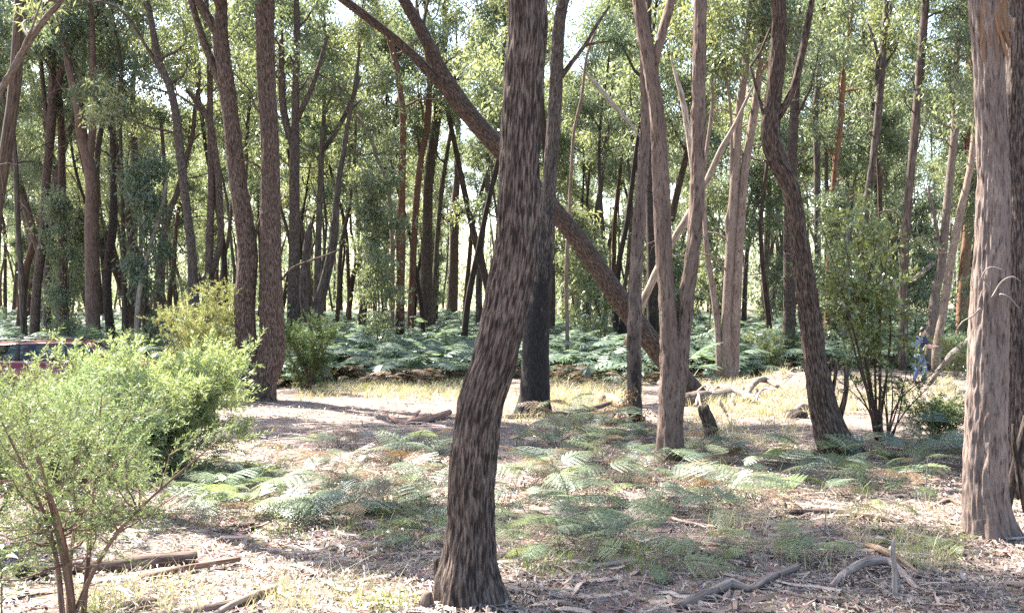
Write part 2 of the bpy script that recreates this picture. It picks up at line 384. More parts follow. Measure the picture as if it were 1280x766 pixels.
def traced_tree(label, stems, d=None, limbs=(), H=16.0, mat=None, tint=(1, 1, 1), char=0.0, crown=True, group=None, name='gum_tree',
                near=False, leaf=(.2, .062), per=46, crad=.56, n_limb=10, reach=3.2, h0=.45, lean=0.0, extend_to=True, flare=None, segs=None):
    """stems: lists of (pixel x, pixel y, pixel width) from the ground up, all at distance d"""
    H = H * 1.25; TREE_N[0] += 1; rng = np.random.default_rng(100 + TREE_N[0])
    mat = mat or M_FAR
    b0 = stems[0][0]
    if d is None: bx, d, _ = gpt(b0[0], b0[1])
    bx = (b0[0] - CX) / FPX * d; gzv = g1(bx, d)
    root = empty(name, (bx, d, gzv)); tag(root, label, 'tree', group)
    B = np.array([bx, d, gzv])
    topz = CAMZ + HY / FPX * d
    all_tips_P = None
    for si, st in enumerate(stems):
        P = []; R = []
        for k, (x, y, w) in enumerate(st):
            p = at(x, y, d)
            if k == 0:
                gg = g1(p[0], d)
                if si == 0 or p[2] - gg < .6:
                    if p[2] - gg > .15:      # base hidden by what stands before it: run the stem down to the ground
                        q = p.copy(); q[2] = gg - .12; P.append(q); R.append(.5 * w / FPX * d * 1.12)
                    else: p[2] = gg - .1
            P.append(p); R.append(.5 * w / FPX * d)
        hz = np.array(P)[:, 2] - P[0][2]
        wv = rng.normal() * lean
        for k in range(len(P)): P[k] = P[k] + np.array([0, wv * hz[k] * .1, 0])
        if extend_to and not (si and not extend_to): P, R = extend(P, R, H * (1 if si == 0 else rng.uniform(.75, .95)), rng)
        P = np.array(P); R = np.array(R)
        sg = segs or (40 if d < 30 else 12)
        q, rr = resample(P, R, .022 if near else (.05 if d < 30 else .4))
        if d < 30:                                  # fine rings only where the camera can see them
            hh = q[:, 2] - q[0, 2]; kp = (hh < topz - q[0, 2] + .5) | (np.arange(len(q)) % 10 == 0); kp[-1] = True; q, rr = q[kp], rr[kp]
        V, F, A, S = tube(q - B, rr, sg, rough=.10, fissure=(.016 if near else (.02 if d < 30 else 0)), seed=TREE_N[0] + si * 7.3, flare=flare if si == 0 else None)
        bg_ = Bag(); bg_.add(V, F, A, S)
        o = link('trunk' if si == 0 else 'stem', bg_.mesh('trunk', mat, True), root); o.color = (*tint, char)
        if si == 0: main = (q, rr)
        if crown and extend_to:
            lo = topz + .3 if d < 12 else (CAMZ + .22 * d if d < 26 else CAMZ + .12 * d)
            L, cv, cf = grow_crown(rng, q, rr, h0, n_limb if si == 0 else max(4, n_limb - 3), reach, leaf, per, crad, lo_z=lo, sub=3 if d > 26 else 2, dup=d > 26)
            for l in L:
                lb = limb_bag(l, 6, TREE_N[0]); V_ = [v - B for v in lb.V]; lb.V = V_
                ob = link('limb', lb.mesh('limb', mat, True), root); ob.color = (*tint, 0)
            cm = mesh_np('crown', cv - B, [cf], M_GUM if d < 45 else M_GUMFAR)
            link('crown', cm, root)
    if extend_to and d > 20:
        q, rr = main; s_ = q[:, 2] - B[2]
        for k in range(5 if d > 30 else 3):
            i = int(np.argmin(np.abs(s_ - rng.uniform(3.0, .30 * d))))
            az = rng.random() * 6.28; l = limb_path(rng, q[i] - B, (math.cos(az), math.sin(az) * .6, rng.uniform(-.1, .9)), rng.uniform(1.0, 3.2), min(.035, rr[i] * .35), 7, .1, .3)
            sb = []
            for _ in range(3):
                j = int(rng.integers(2, 7)); dd = l[0][j] - l[0][j - 1]; dd = dd / np.linalg.norm(dd) + rng.normal(size=3) * .8; sb.append(limb_path(rng, l[0][j], dd, rng.uniform(.4, 1.3), l[1][j] * .6, 4, .05, .35))
            ob = link('limb', limb_bag((l[0], l[1], sb), 5, TREE_N[0]).mesh('limb', mat, True), root); ob.color = (*tint, 0)
    for lb in limbs:
        P = np.array([at(x, y, d) for x, y, w in lb]); R = np.array([.5 * w / FPX * d for x, y, w in lb])
        q, rr = resample(P, R, .15 if d < 30 else .35); b = Bag(); b.add(*tube(q - B, rr, 10, rough=.08, seed=TREE_N[0] + .5))
        o = link('limb', b.mesh('limb', mat, True), root); o.color = (*tint, 0)
    return root

def main_flare(s, th):
    f = np.exp(-s / .16)[:, None]
    lob = .34 * np.cos(3 * th + .6)[None] + .20 * np.cos(5 * th + 2.1)[None] + .10 * np.cos(9 * th)[None]
    return 1 + f * (.10 + lob * .55) + np.exp(-s / .5)[:, None] * .06 * np.cos(4 * th + 1)[None]
def small_flare(s, th):
    f = np.exp(-s / .22)[:, None]
    return 1 + f * (.14 + .16 * np.cos(4 * th + .6)[None] + .10 * np.cos(7 * th + 2.1)[None])

# --- the trees of the clearing
traced_tree('large leaning stringybark with rough fissured grey bark standing over the clearing',
    [[(593, 757, 92), (587, 735, 80), (587, 700, 65), (589, 650, 58), (590, 600, 60), (598, 520, 59), (610, 475, 58), (623, 430, 57), (641, 335, 57), (647, 280, 52), (650, 200, 47), (654, 100, 45), (658, 0, 45)]],
    near=True, mat=M_STRINGY, tint=(.8, .74, .7), segs=144, flare=main_flare, H=15, leaf=(.26, .085), per=120, crad=.7, n_limb=8, reach=4.0)
traced_tree('black charred straight trunk standing behind the big leaning stringybark',
    [[(666, 518, 46), (668, 495, 38), (669, 460, 36), (671, 400, 33), (679, 320, 25), (687, 230, 18), (694, 130, 16), (699, 30, 15)]],
    mat=M_STRINGY, char=.42, H=15, flare=small_flare, tint=(.85, .85, .85),
    limbs=[[(702, 96, 7), (715, 78, 6), (731, 57, 5), (746, 32, 4), (762, 8, 3)], [(731, 57, 4), (745, 54, 3), (765, 52, 2)]], leaf=(.26, .085), per=120, crad=.7, n_limb=8, reach=4.0)
traced_tree('slim brown trunk with blackened foot beside the twin smooth trunks',
    [[(795, 527, 17), (793, 470, 17), (793, 420, 17), (795, 350, 16), (799, 280, 15), (803, 220, 13), (807, 150, 12), (806, 90, 11), (801, 0, 9)]],
    mat=M_SMOOTH, tint=(.8, .72, .68), char=.16, H=13, leaf=(.26, .085), per=120, crad=.7, n_limb=8, reach=4.0)
traced_tree('smooth pinkish brown twin gum with two stems parting near the ferns',
    [[(837, 572, 33), (838, 520, 30), (839, 460, 27), (836, 400, 22), (830, 320, 20), (826, 220, 20), (822, 150, 19), (814, 90, 18), (803, 30, 17), (796, -30, 16)],
     [(842, 540, 20), (848, 480, 20), (854, 420, 19), (860, 360, 18), (868, 300, 17), (872, 220, 18), (873, 120, 17), (875, 30, 15), (876, -30, 14)]],
    mat=M_SMOOTH, tint=(.84, .73, .67), H=15, flare=small_flare, limbs=[[(817, 85, 12), (823, 60, 12), (831, 30, 12), (839, 0, 11), (846, -40, 9)]], leaf=(.26, .085), per=120, crad=.7, n_limb=8, reach=4.0)
traced_tree('dark crooked gum bent over to one side beside the leafy sapling',
    [[(1052, 570, 46), (1036, 535, 37), (1025, 490, 32), (1018, 440, 27), (1012, 390, 26), (1005, 340, 24), (998, 290, 22), (988, 235, 22), (972, 200, 24), (963, 170, 23), (966, 130, 19), (971, 80, 19), (974, 30, 17), (972, -30, 16)]],
    mat=M_STRINGY, tint=(.72, .62, .56), H=13, flare=small_flare,
    limbs=[[(970, 150, 11), (983, 130, 10), (995, 100, 9), (1003, 65, 9), (1010, 30, 8), (1018, -15, 7)], [(962, 165, 5), (952, 135, 4), (945, 108, 4), (938, 84, 3), (950, 66, 3), (963, 35, 3)],
            [(1034, 536, 5), (1041, 490, 5), (1047, 452, 4)], [(1036, 520, 5), (1036, 480, 4), (1040, 446, 4)], [(1050, 520, 8), (1058, 488, 6), (1057, 458, 6)]], leaf=(.26, .085), per=120, crad=.7, n_limb=8, reach=4.0)
traced_tree('stout smooth gum with flaking pinkish grey bark beside a darker trunk',
    [[(1238, 673, 62), (1233, 640, 54), (1231, 600, 51), (1232, 550, 49), (1234, 500, 48), (1237, 400, 45), (1240, 300, 38), (1241, 200, 36), (1237, 100, 35), (1233, 0, 38)]],
    near=True, mat=M_SMOOTH, tint=(1.0, .93, .9), segs=128, H=15, flare=small_flare, leaf=(.26, .085), per=120, crad=.7, n_limb=8, reach=4.0,
    limbs=[[(1250, 12, 16), (1262, 30, 10), (1266, 55, 6), (1265, 85, 3)]])
traced_tree('dark rough trunk close behind the stout smooth gum',
    [[(1276, 628, 40), (1273, 560, 30), (1270, 480, 26), (1268, 400, 23), (1268, 300, 23), (1270, 150, 26), (1273, 0, 28)]],
    mat=M_STRINGY, tint=(.75, .7, .68), char=.08, H=15, leaf=(.26, .085), per=120, crad=.7, n_limb=8, reach=4.0)
traced_tree('big forked gum with two reddish brown trunks rising beside the wattle bushes',
    [[(327, 500, 34), (329, 475, 35), (338, 445, 36), (340, 410, 30), (338, 350, 27), (338, 300, 25), (338, 220, 23), (336, 150, 22), (333, 100, 23), (331, 0, 23)],
     [(318, 492, 26), (309, 440, 27), (306, 380, 26), (309, 320, 26), (304, 270, 24), (296, 220, 21), (290, 160, 21), (283, 100, 20), (276, 50, 19), (277, 0, 13)]],
    mat=M_STRINGY, tint=(.84, .75, .7), H=17, flare=small_flare,
    limbs=[[(280, 118, 11), (270, 90, 11), (260, 66, 10), (250, 38, 9), (240, 5, 8), (234, -20, 8)], [(274, 45, 13), (262, 25, 12), (250, 5, 11), (238, -20, 10)], [(318, 300, 4), (322, 285, 4), (326, 270, 3)],
            [(352, 350, 3), (365, 335, 3), (385, 327, 3), (410, 318, 2), (424, 312, 2)]], leaf=(.26, .085), per=80, crad=.6, n_limb=15, reach=4.2)
traced_tree('pale many stemmed gum on the mound of fallen roots',
    [[(911, 478, 24), (909, 450, 18), (908, 400, 13), (911, 340, 12), (915, 280, 12), (920, 200, 11), (925, 130, 10), (932, 85, 9), (934, 40, 7)],
     [(916, 474, 14), (919, 400, 13), (924, 300, 12), (930, 220, 11), (940, 160, 10), (948, 100, 9), (953, 40, 7)],
     [(904, 472, 7), (907, 430, 6), (914, 380, 6), (916, 335, 6), (911, 306, 5), (908, 277, 5), (915, 248, 4), (914, 210, 4)],
     [(900, 470, 9), (897, 410, 8), (891, 360, 8), (884, 320, 7), (881, 277, 6), (879, 230, 5)]],
    mat=M_SMOOTH, tint=(1.1, 1.02, .96), H=12, n_limb=7)
# shed bark on the stout gum: ragged orange-brown strips at the top, thin dead twigs lower down
gumT = [o for o in COL.objects if o.name.startswith('gum_tree') and o.get('label', '').startswith('stout smooth')][0]
M_STRIP = leaf_mat('peeling_bark', [(.10, .05, .028), (.20, .105, .055), (.27, .16, .09)], trans=.1, gloss=.05, objvar=.2)
rs = np.random.default_rng(12); Bt = np.array(gumT.location); gd = Bt[1]
for k in range(26):
    px = rs.uniform(1219, 1252); py0 = rs.uniform(-25, 40); Ln = rs.uniform(.12, .42); w = rs.uniform(.008, .024); c = at(1235 + (py0 + 10) * .04, py0, gd); rad = .5 * 37 / FPX * gd
    dxp = (px - 1235.5) / FPX * gd; dyp = -math.sqrt(max(.0004, (rad + .008) ** 2 - dxp ** 2)); V = []
    for t in (0, .3, .6, 1.0):
        lift = .05 * t * t * rs.uniform(.2, 1.6)
        p = np.array([c[0] + dxp * (1 + lift * 4) + rs.normal() * .006 * t, gd + dyp - lift, c[2] - Ln * t]); V += [p + np.array([-w * (1 - .6 * t), 0, 0]), p + np.array([w * (1 - .6 * t), -.006, .01])]
    link('bark_strip', mesh_np('bark_strip', np.array(V) - Bt, [np.array([[0, 1, 3, 2], [2, 3, 5, 4], [4, 5, 7, 6]])], M_STRIP), gumT)
for pts in ([(1226, 385, 3), (1216, 395, 2), (1203, 402, 2), (1196, 412, 1)], [(1240, 372, 3), (1252, 352, 2), (1266, 346, 2), (1276, 352, 1)], [(1238, 360, 3), (1228, 345, 2), (1238, 334, 2), (1256, 338, 1)], [(1250, 368, 3), (1262, 372, 2), (1274, 386, 1)]):
    P = np.array([at(a, b_, gd - .24) for a, b_, c in pts]); R = np.array([.5 * c / FPX * gd for a, b_, c in pts]); b = Bag(); b.add(*tube(*resample(P - Bt, R, .03), 5)); o = link('twig', b.mesh('twig', M_DEAD, True), gumT); o.color = (1, .95, .9, 0)
# --- mid-distance trees, traced one by one
traced_tree('slender straight grey gum behind the leafy sapling', [[(1129, 430, 11), (1130, 330, 11), (1136, 240, 10), (1141, 190, 10), (1149, 100, 10), (1157, 0, 9)]], d=36, tint=(.95, .88, .84), H=17)
traced_tree('wavy thin gum with a forked top rising above the leafy sapling', [[(1077, 430, 9), (1080, 300, 9), (1084, 250, 9), (1091, 200, 8), (1097, 150, 9), (1101, 100, 9), (1105, 50, 8), (1108, 10, 8)]], d=40, H=17,
    limbs=[[(1106, 40, 6), (1113, 15, 5), (1119, -10, 5)], [(1097, 68, 4), (1091, 45, 3), (1084, 30, 3)]])
traced_tree('grey leaning gum just behind the man in jeans', [[(1162, 430, 12), (1169, 370, 11), (1177, 330, 10), (1182, 277, 10), (1188, 215, 9), (1194, 160, 9), (1194, 115, 8), (1197, 57, 7), (1203, 0, 6)]], d=36, H=15, mat=M_SMOOTH, tint=(.85, .82, .78),
    limbs=[[(1190, 130, 4), (1187, 100, 3), (1190, 60, 3)], [(1177, 330, 4), (1170, 280, 4), (1160, 235, 3)]])
traced_tree('pale smooth leaning stem crossing beside the man in jeans', [[(1171, 436, 11), (1184, 358, 9), (1191, 315, 9), (1201, 263, 9), (1212, 215, 8), (1218, 172, 8), (1221, 138, 7)]], d=35, H=12, mat=M_SMOOTH, tint=(1.3, 1.18, 1.05))
traced_tree('orange brown straight trunk glimpsed past the stout smooth gum', [[(1202, 418, 14), (1204, 363, 13), (1207, 320, 12), (1211, 263, 11), (1214, 150, 10), (1211, 0, 9)]], d=48, mat=M_SMOOTH, tint=(1.05, .72, .52), H=18)
traced_tree('short pale broken-topped trunk half hidden by the leafy sapling', [[(1057, 420, 11), (1059, 350, 11), (1060, 300, 10), (1059, 275, 8), (1060, 262, 3)]], d=44, mat=M_DEAD, tint=(1.1, 1.05, 1.0), extend_to=False)
traced_tree('thin orange barked gum between the crooked gum and the sapling', [[(1034, 404, 9), (1036, 350, 9), (1039, 292, 8), (1043, 218, 7), (1050, 160, 7), (1055, 86, 6), (1062, 43, 5)]], d=46, mat=M_SMOOTH, tint=(1.0, .66, .45), H=16)
traced_tree('thin straight brown gum close to the crooked gum', [[(1023, 400, 9), (1022, 292, 8), (1021, 190, 8), (1019, 143, 8), (1023, 100, 7), (1026, 40, 6)]], d=50, H=18)
traced_tree('very thin stem beside the thin straight brown gum', [[(1033, 400, 5), (1033, 300, 5), (1033, 200, 5), (1032, 143, 5), (1034, 90, 5)]], d=56, H=16)
traced_tree('straight dark brown trunk standing between the many stemmed gum and the crooked gum', [[(986, 430, 16), (987, 340, 15), (987, 290, 15), (990, 200, 13), (994, 120, 11), (997, 40, 9)]], d=38, mat=M_STRINGY, tint=(.6, .55, .52), H=17)
traced_tree('greyish trunk deep in the wood beyond the many stemmed gum', [[(957, 380, 9), (958, 320, 8), (961, 240, 7), (963, 150, 6)]], d=62, H=17)
traced_tree('near-black straight trunk seen between the twin smooth stems', [[(816, 415, 15), (815, 330, 13), (813, 240, 12), (812, 180, 10), (811, 100, 9)]], d=42, mat=M_STRINGY, tint=(.55, .5, .5), char=.3, H=16)
traced_tree('dark trunk with forked top behind the big forked gum', [[(366, 400, 15), (368, 300, 14), (368, 220, 13), (369, 150, 10), (370, 100, 9), (371, 37, 8)]], d=38, mat=M_STRINGY, tint=(.7, .64, .6), char=.25, H=17,
    limbs=[[(371, 150, 8), (379, 133, 7), (391, 106, 6), (401, 75, 5), (409, 45, 5)], [(369, 196, 9), (363, 172, 9), (356, 150, 8), (352, 110, 8), (351, 50, 7)]])
traced_tree('grey vee of two stems, one snapped, above the bracken bank', [[(394, 402, 15), (408, 344, 13), (418, 295, 10), (420, 257, 8), (424, 220, 7), (429, 195, 6)]], d=42, mat=M_FAR, tint=(1.0, .95, .92), H=13,
    limbs=[[(388, 402, 14), (382, 380, 14), (381, 349, 13), (384, 310, 10), (386, 290, 8), (388, 278, 2)]])
traced_tree('thin gum with upswept dead fork above the bracken bank', [[(395, 400, 8), (398, 300, 8), (402, 195, 7), (405, 144, 5), (407, 57, 4)]], d=46, H=14,
    limbs=[[(404, 188, 6), (422, 161, 6), (433, 140, 5), (440, 126, 5), (450, 95, 4)], [(433, 140, 4), (443, 133, 3), (452, 125, 2)], [(405, 144, 3), (410, 130, 3), (420, 112, 2)]])
traced_tree('straight orange brown gum with blackened foot in the bracken', [[(500, 410, 12), (501, 360, 10), (502, 280, 10), (503, 200, 8), (503, 135, 8), (498, 100, 8), (490, 60, 7)]], d=52, mat=M_SMOOTH, tint=(.9, .58, .42), char=.25, H=17)
traced_tree('thin pale bowed stem beside the orange brown gum', [[(490, 408, 5), (491, 350, 5), (489, 277, 5), (483, 225, 5), (472, 200, 5), (463, 172, 4), (445, 144, 4)]], d=50, mat=M_SMOOTH, tint=(1.1, .9, .78), extend_to=False)
traced_tree('reddish slim gum leaning against a thicker dark one', [[(513, 405, 9), (516, 330, 8), (520, 260, 8), (526, 200, 8), (534, 158, 8), (537, 100, 7)]], d=54, mat=M_SMOOTH, tint=(.85, .55, .42), H=17)
traced_tree('thick dark grey gum above the bracken with a reddish slim neighbour', [[(532, 396, 17), (533, 350, 15), (534, 292, 13), (536, 220, 12), (544, 160, 11), (552, 120, 10), (554, 72, 9), (557, 30, 8)]], d=60, mat=M_STRINGY, tint=(.9, .82, .78), H=20,
    limbs=[[(553, 100, 6), (575, 98, 5), (592, 98, 5), (608, 102, 4)], [(549, 118, 4), (541, 160, 4), (541, 230, 3)]])
traced_tree('slim leaning stem next to the thick dark grey gum', [[(542, 392, 6), (546, 306, 6), (552, 237, 6), (559, 190, 5), (566, 150, 5), (572, 90, 4)]], d=64, H=17)
traced_tree('stout old trunk with two stubby side arms far off in the bracken', [[(565, 384, 15), (567, 335, 12), (568, 292, 12), (568, 270, 14), (569, 250, 10), (571, 225, 8), (571, 190, 7)]], d=84, mat=M_STRINGY, tint=(.85, .75, .7), H=18,
    limbs=[[(568, 278, 7), (558, 274, 6), (552, 270, 5), (548, 262, 4)], [(570, 270, 8), (577, 264, 7), (584, 265, 6), (592, 262, 4)]])
traced_tree('thin twin-curved gum close behind the big leaning stringybark', [[(599, 404, 9), (599, 350, 8), (603, 292, 7), (609, 237, 6), (612, 150, 5)]], d=56, H=16)
traced_tree('grey swept trunk beneath the fallen leaning tree', [[(733, 398, 12), (735, 344, 10), (744, 292, 7), (748, 254, 7), (753, 220, 6), (760, 150, 5)]], d=58, H=16)
traced_tree('wiry crooked sapling stem rising beside the charred trunk', [[(709, 420, 5), (708, 340, 5), (711, 275, 4), (714, 215, 4), (718, 160, 4), (727, 123, 4), (733, 72, 3), (744, 40, 3)]], d=34, mat=M_SMOOTH, tint=(.9, .8, .72), extend_to=False)
traced_tree('slender bent brown gum at the edge of the trunks beyond the red car', [[(30, 418, 8), (27, 350, 7), (23, 292, 6), (20, 220, 6), (17, 172, 6), (8, 140, 5)]], d=44, H=14)
traced_tree('dark trunk beyond the red car with a long limb sweeping up', [[(43, 418, 12), (47, 350, 11), (54, 297, 10), (56, 250, 10), (60, 201, 10), (65, 143, 11), (66, 105, 10), (63, 40, 8)]], d=42, mat=M_STRINGY, tint=(.8, .7, .66), H=16,
    limbs=[[(68, 118, 9), (78, 85, 8), (95, 46, 8), (115, 23, 7), (132, 0, 6), (150, -40, 5)], [(60, 165, 6), (52, 90, 5), (49, 20, 4)]])
traced_tree('narrow brown trunk beside the dark trunk with the sweeping limb', [[(59, 415, 10), (59, 350, 9), (62, 306, 8), (66, 262, 8), (76, 200, 7), (95, 140, 6), (105, 80, 5)]], d=46, H=15)
traced_tree('straight reddish brown trunk rising directly beyond the red car roof', [[(80, 418, 12), (79, 350, 11), (78, 292, 11), (77, 246, 10), (77, 180, 9), (73, 110, 8)]], d=43, mat=M_STRINGY, tint=(.9, .74, .68), H=16)
traced_tree('thickest brown trunk beyond the red car, forked high up', [[(116, 422, 18), (116, 350, 18), (115, 292, 17), (115, 230, 15), (110, 200, 14), (103, 172, 13), (98, 130, 12), (89, 95, 10), (80, 50, 8)]], d=40, mat=M_SMOOTH, tint=(.74, .6, .54), H=16,
    limbs=[[(111, 205, 10), (116, 160, 9), (118, 123, 9), (116, 70, 8), (115, 23, 6), (113, -20, 5)], [(92, 94, 4), (100, 105, 4), (112, 112, 3), (130, 105, 2)]])
traced_tree('blackish wavy trunk next to the thickest trunk beyond the red car', [[(138, 416, 10), (134, 378, 10), (135, 330, 10), (141, 286, 10), (142, 234, 8), (141, 172, 7), (141, 110, 6)]], d=42, mat=M_STRINGY, tint=(.5, .45, .44), H=14)
traced_tree('thin pole-like dark gum between two thicker trunks', [[(157, 421, 9), (155, 350, 6), (154, 292, 5), (152, 220, 5), (150, 140, 4)]], d=40, mat=M_STRINGY, tint=(.6, .55, .5), H=13)
traced_tree('medium brown gum with hanging leaf beside the pole-like one', [[(165, 400, 10), (166, 340, 9), (168, 270, 8), (168, 200, 8), (166, 110, 6)]], d=50, H=16)
traced_tree('dead pale pole leaning among the trunks', [[(171, 400, 6), (175, 360, 6), (181, 335, 5), (190, 300, 5), (204, 249, 5), (209, 225, 4)]], d=39, mat=M_DEAD, tint=(1.1, 1, .95), extend_to=False)
traced_tree('brown trunk that leans over and splits near the green bushes', [[(198, 405, 14), (201, 335, 12), (205, 292, 11), (212, 263, 8), (221, 243, 7), (232, 200, 6)]], d=44, mat=M_STRINGY, tint=(.95, .8, .74), H=14,
    limbs=[[(203, 300, 6), (206, 255, 5), (205, 200, 5), (200, 140, 4)]])
traced_tree('grey curving gum with a thin arched branch high up', [[(242, 385, 13), (240, 320, 11), (234, 263, 10), (227, 210, 11), (220, 143, 10), (211, 106, 9), (198, 75, 9), (192, 43, 8), (184, 0, 7)]], d=36, mat=M_STRINGY, tint=(.8, .78, .74), H=14,
    limbs=[[(196, 80, 4), (184, 60, 4), (172, 40, 4), (160, 22, 4), (145, 8, 3), (125, 2, 3), (95, 8, 2), (50, 18, 2)], [(242, 365, 8), (253, 352, 7), (262, 340, 5)]])
traced_tree('brown gum with a bent snapped arm behind the forked gum', [[(262, 400, 10), (261, 343, 10), (263, 277, 9), (264, 230, 9), (263, 160, 8), (262, 80, 7)]], d=38, mat=M_STRINGY, tint=(.85, .76, .7), H=15,
    limbs=[[(263, 345, 8), (272, 318, 8), (276, 295, 8), (275, 260, 9), (272, 215, 9), (267, 180, 9), (262, 152, 9), (250, 132, 7), (233, 112, 6)]])
traced_tree('long grey trunk leaning in over the wattle bushes', [[(-110, 520, 14), (-70, 300, 12), (-30, 180, 10), (0, 116, 8), (17, 86, 8), (35, 55, 8), (55, 26, 7), (75, 3, 6), (95, -25, 6)]], d=22, mat=M_SMOOTH, tint=(.8, .78, .74), H=12, leaf=(.2, .05))

# --- fallen tree caught aslant, and the dead pole crossing it
fx, fd, fz = gpt(872, 497)
root = empty('fallen_tree', (fx, fd, fz)); B = np.array([fx, fd, fz])
tag(root, 'long fallen tree lying aslant behind the leaning stringybark, forked at its high end', 'fallen tree')
for nm, pts in (('trunk', [(876, 502, 30), (850, 470, 27), (826, 442, 26), (780, 382, 26), (730, 310, 24), (690, 258, 22), (650, 212, 22), (620, 181, 23), (590, 147, 23), (566, 116, 24), (548, 82, 17), (530, 45, 16), (505, 0, 15), (478, -50, 14), (450, -110, 12)]),
                ('limb', [(575, 128, 15), (556, 110, 13), (538, 92, 13), (515, 68, 12), (485, 42, 11), (430, 0, 11), (390, -26, 10), (340, -60, 8)]),
                ('limb', [(534, 52, 5), (530, 30, 4), (537, -6, 3)])):
    P = np.array([at(x, y, fd + .35 + (502 - y) * .001) for x, y, w in pts]); R = np.array([.5 * w / FPX * fd for x, y, w in pts])
    q, rr = resample(P, R, .12); b = Bag(); b.add(*tube(q - B, rr, 20, rough=.1, seed=3.3)); o = link(nm, b.mesh(nm, M_STRINGY, True), root); o.color = (.6, .52, .47, .0)
dx, dd, dz = gpt(770, 452)
def free_log(label, pts, d, mat, tint=(1, 1, 1), name='dead_branch', cat='branch', group=None, segs=9, ground=False, char=0, rough=.14, lift=.0):
    """a loose piece of wood; with ground=True its points are pixels on the forest floor, else they sit at distance d"""
    P, R = [], []
    for p in pts:
        if ground:
            x, y, z = gpt(p[0], p[1]); r = .5 * p[2] / FPX * y; P.append((x, y, z + r * .7 + lift + (p[3] if len(p) > 3 else 0)))
        else:
            q = at(p[0], p[1], d); r = .5 * p[2] / FPX * d; P.append(q)
        R.append(r)
    P = np.array(P); B = P[0].copy(); q, rr = resample(P, np.array(R), .06 if ground else .15)
    b = Bag(); b.add(*tube(q - B, rr, segs, rough=rough, seed=len(label) * 1.7 + pts[0][0] * .01))
    o = link(name, b.mesh(name, mat, True)); o.location = B; o.color = (*tint, char); tag(o, label, cat, group); return o
free_log('pale dead pole propped aslant across the fallen tree behind the twin gum', [(783, 432, 10), (802, 381, 10), (822, 337, 10), (843, 298, 9), (861, 268, 9), (884, 225, 8), (902, 186, 8), (915, 163, 6), (932, 128, 4), (941, 108, 1.5)], 27, M_DEAD, (.9, .8, .7), 'leaning_dead_pole', 'dead pole')
free_log('bleached broken limb hanging between the twin gum stems', [(838, 70, 1.5), (846, 98, 5), (852, 120, 7), (858, 150, 8), (863, 185, 8), (866, 230, 5), (868, 290, 2)], 26, M_DEAD, (1.3, 1.2, 1.1), 'dead_limb', 'dead limb')
free_log('bleached limb slanting through the canopy beside the wiry sapling', [(722, 80, 1), (744, 104, 5), (765, 130, 6), (785, 152, 5), (802, 174, 1)], 38, M_DEAD, (1.3, 1.25, 1.15), 'dead_limb', 'dead limb')
free_log('pale stick propped between leaning trunks beyond the man', [(1138, 352, 5), (1152, 341, 6), (1167, 328, 6)], 40, M_DEAD, (1.3, 1.2, 1.1), 'dead_limb', 'dead limb')
free_log('grey fallen log poking out from behind the stout smooth gum', [(1160, 482, 6), (1172, 464, 7), (1184, 450, 8), (1198, 437, 9), (1212, 426, 9), (1232, 412, 8)], 29, M_DEAD, (.7, .66, .62), 'fallen_log', 'log', rough=.28, segs=14)

# ------------------------------------------------------------------ the ranks of trees behind (prototypes, then copies)
def proto_tree(seed, H, r0, h0, n_limb, reach, leaf, per, crad, matl, segs=8, sinu=.35, dup=True):
    rng = np.random.default_rng(seed); P = [np.array([0, 0, -.3])]; d = np.array([rng.normal() * .06, rng.normal() * .06, 1.0])
    n = 12
    for k in range(n):
        d = d + np.array([rng.normal() * sinu * .18, rng.normal() * sinu * .18, .12]); d /= np.linalg.norm(d); P.append(P[-1] + d * (H + .3) / n)
    R = r0 * np.linspace(1, .22, n + 1) ** .9; R[0] *= 1.3
    q, rr = resample(np.array(P), R, .8)
    L, cv, cf = grow_crown(rng, q, rr, h0, n_limb, reach, leaf, per, crad, dup=dup, sub=3 if dup else 2)
    b = Bag(); b.add(*tube(q, rr, segs, rough=.1, seed=seed, cap=False))
    for l in L:
        lb = limb_bag(l, 4, seed)
        b.add(np.concatenate(lb.V), lb.F, np.concatenate(lb.A), np.concatenate(lb.H) + 5)
    return b.mesh('trunk', M_FAR, True), mesh_np('crown', cv, [cf], matl)
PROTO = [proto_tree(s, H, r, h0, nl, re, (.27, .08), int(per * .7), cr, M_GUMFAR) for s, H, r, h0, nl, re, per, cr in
         [(11, 19, .17, .48, 13, 3.6, 44, .62), (12, 17, .14, .42, 12, 3.2, 44, .6), (13, 21, .20, .52, 13, 4.0, 44, .66), (14, 15, .11, .40, 11, 2.8, 44, .55),
          (15, 18, .15, .5, 12, 3.4, 46, .62), (16, 13, .09, .36, 10, 2.6, 44, .52), (17, 20, .16, .45, 14, 3.5, 44, .62), (18, 16, .22, .5, 12, 3.8, 44, .64)]]
SAP = [proto_tree(s, H, .05, .12, 13, 1.5, (.26, .078), 26, .55, M_GUMFAR, 6, .5) for s, H in [(31, 7), (32, 9), (33, 5), (34, 10)]]
NEARCROWN = [proto_tree(s, H, .17, .42, 9, 3.8, (.26, .085), 120, .75, M_GUM, dup=False) for s, H in [(41, 15), (42, 17), (43, 14)]]
SHADE = proto_tree(47, 20, .2, .62, 11, 3.6, (.24, .08), 130, .75, M_GUM, dup=False)  # crown kept high, shaped to throw shade on the front of the clearing
def copy_tree(proto, x, y, sc, rz, name, label, group, tint, tilt=(0, 0), cat='tree', ctint=(1, 1, 1)):
    root = empty(name, (x, y, g1(x, y))); root.rotation_euler = (tilt[0], tilt[1], rz); root.scale = (sc, sc, sc); tag(root, label, cat, group)
    o = link('trunk', proto[0], root); o.color = (*tint, 0); c = link('crown', proto[1], root); c.color = (*ctint, 1)
    return root
rng = np.random.default_rng(5)
placed = []
def spaced(x, y, m):
    for (a, b) in placed:
        if (a - x) ** 2 + (b - y) ** 2 < m * m: return False
    placed.append((x, y)); return True
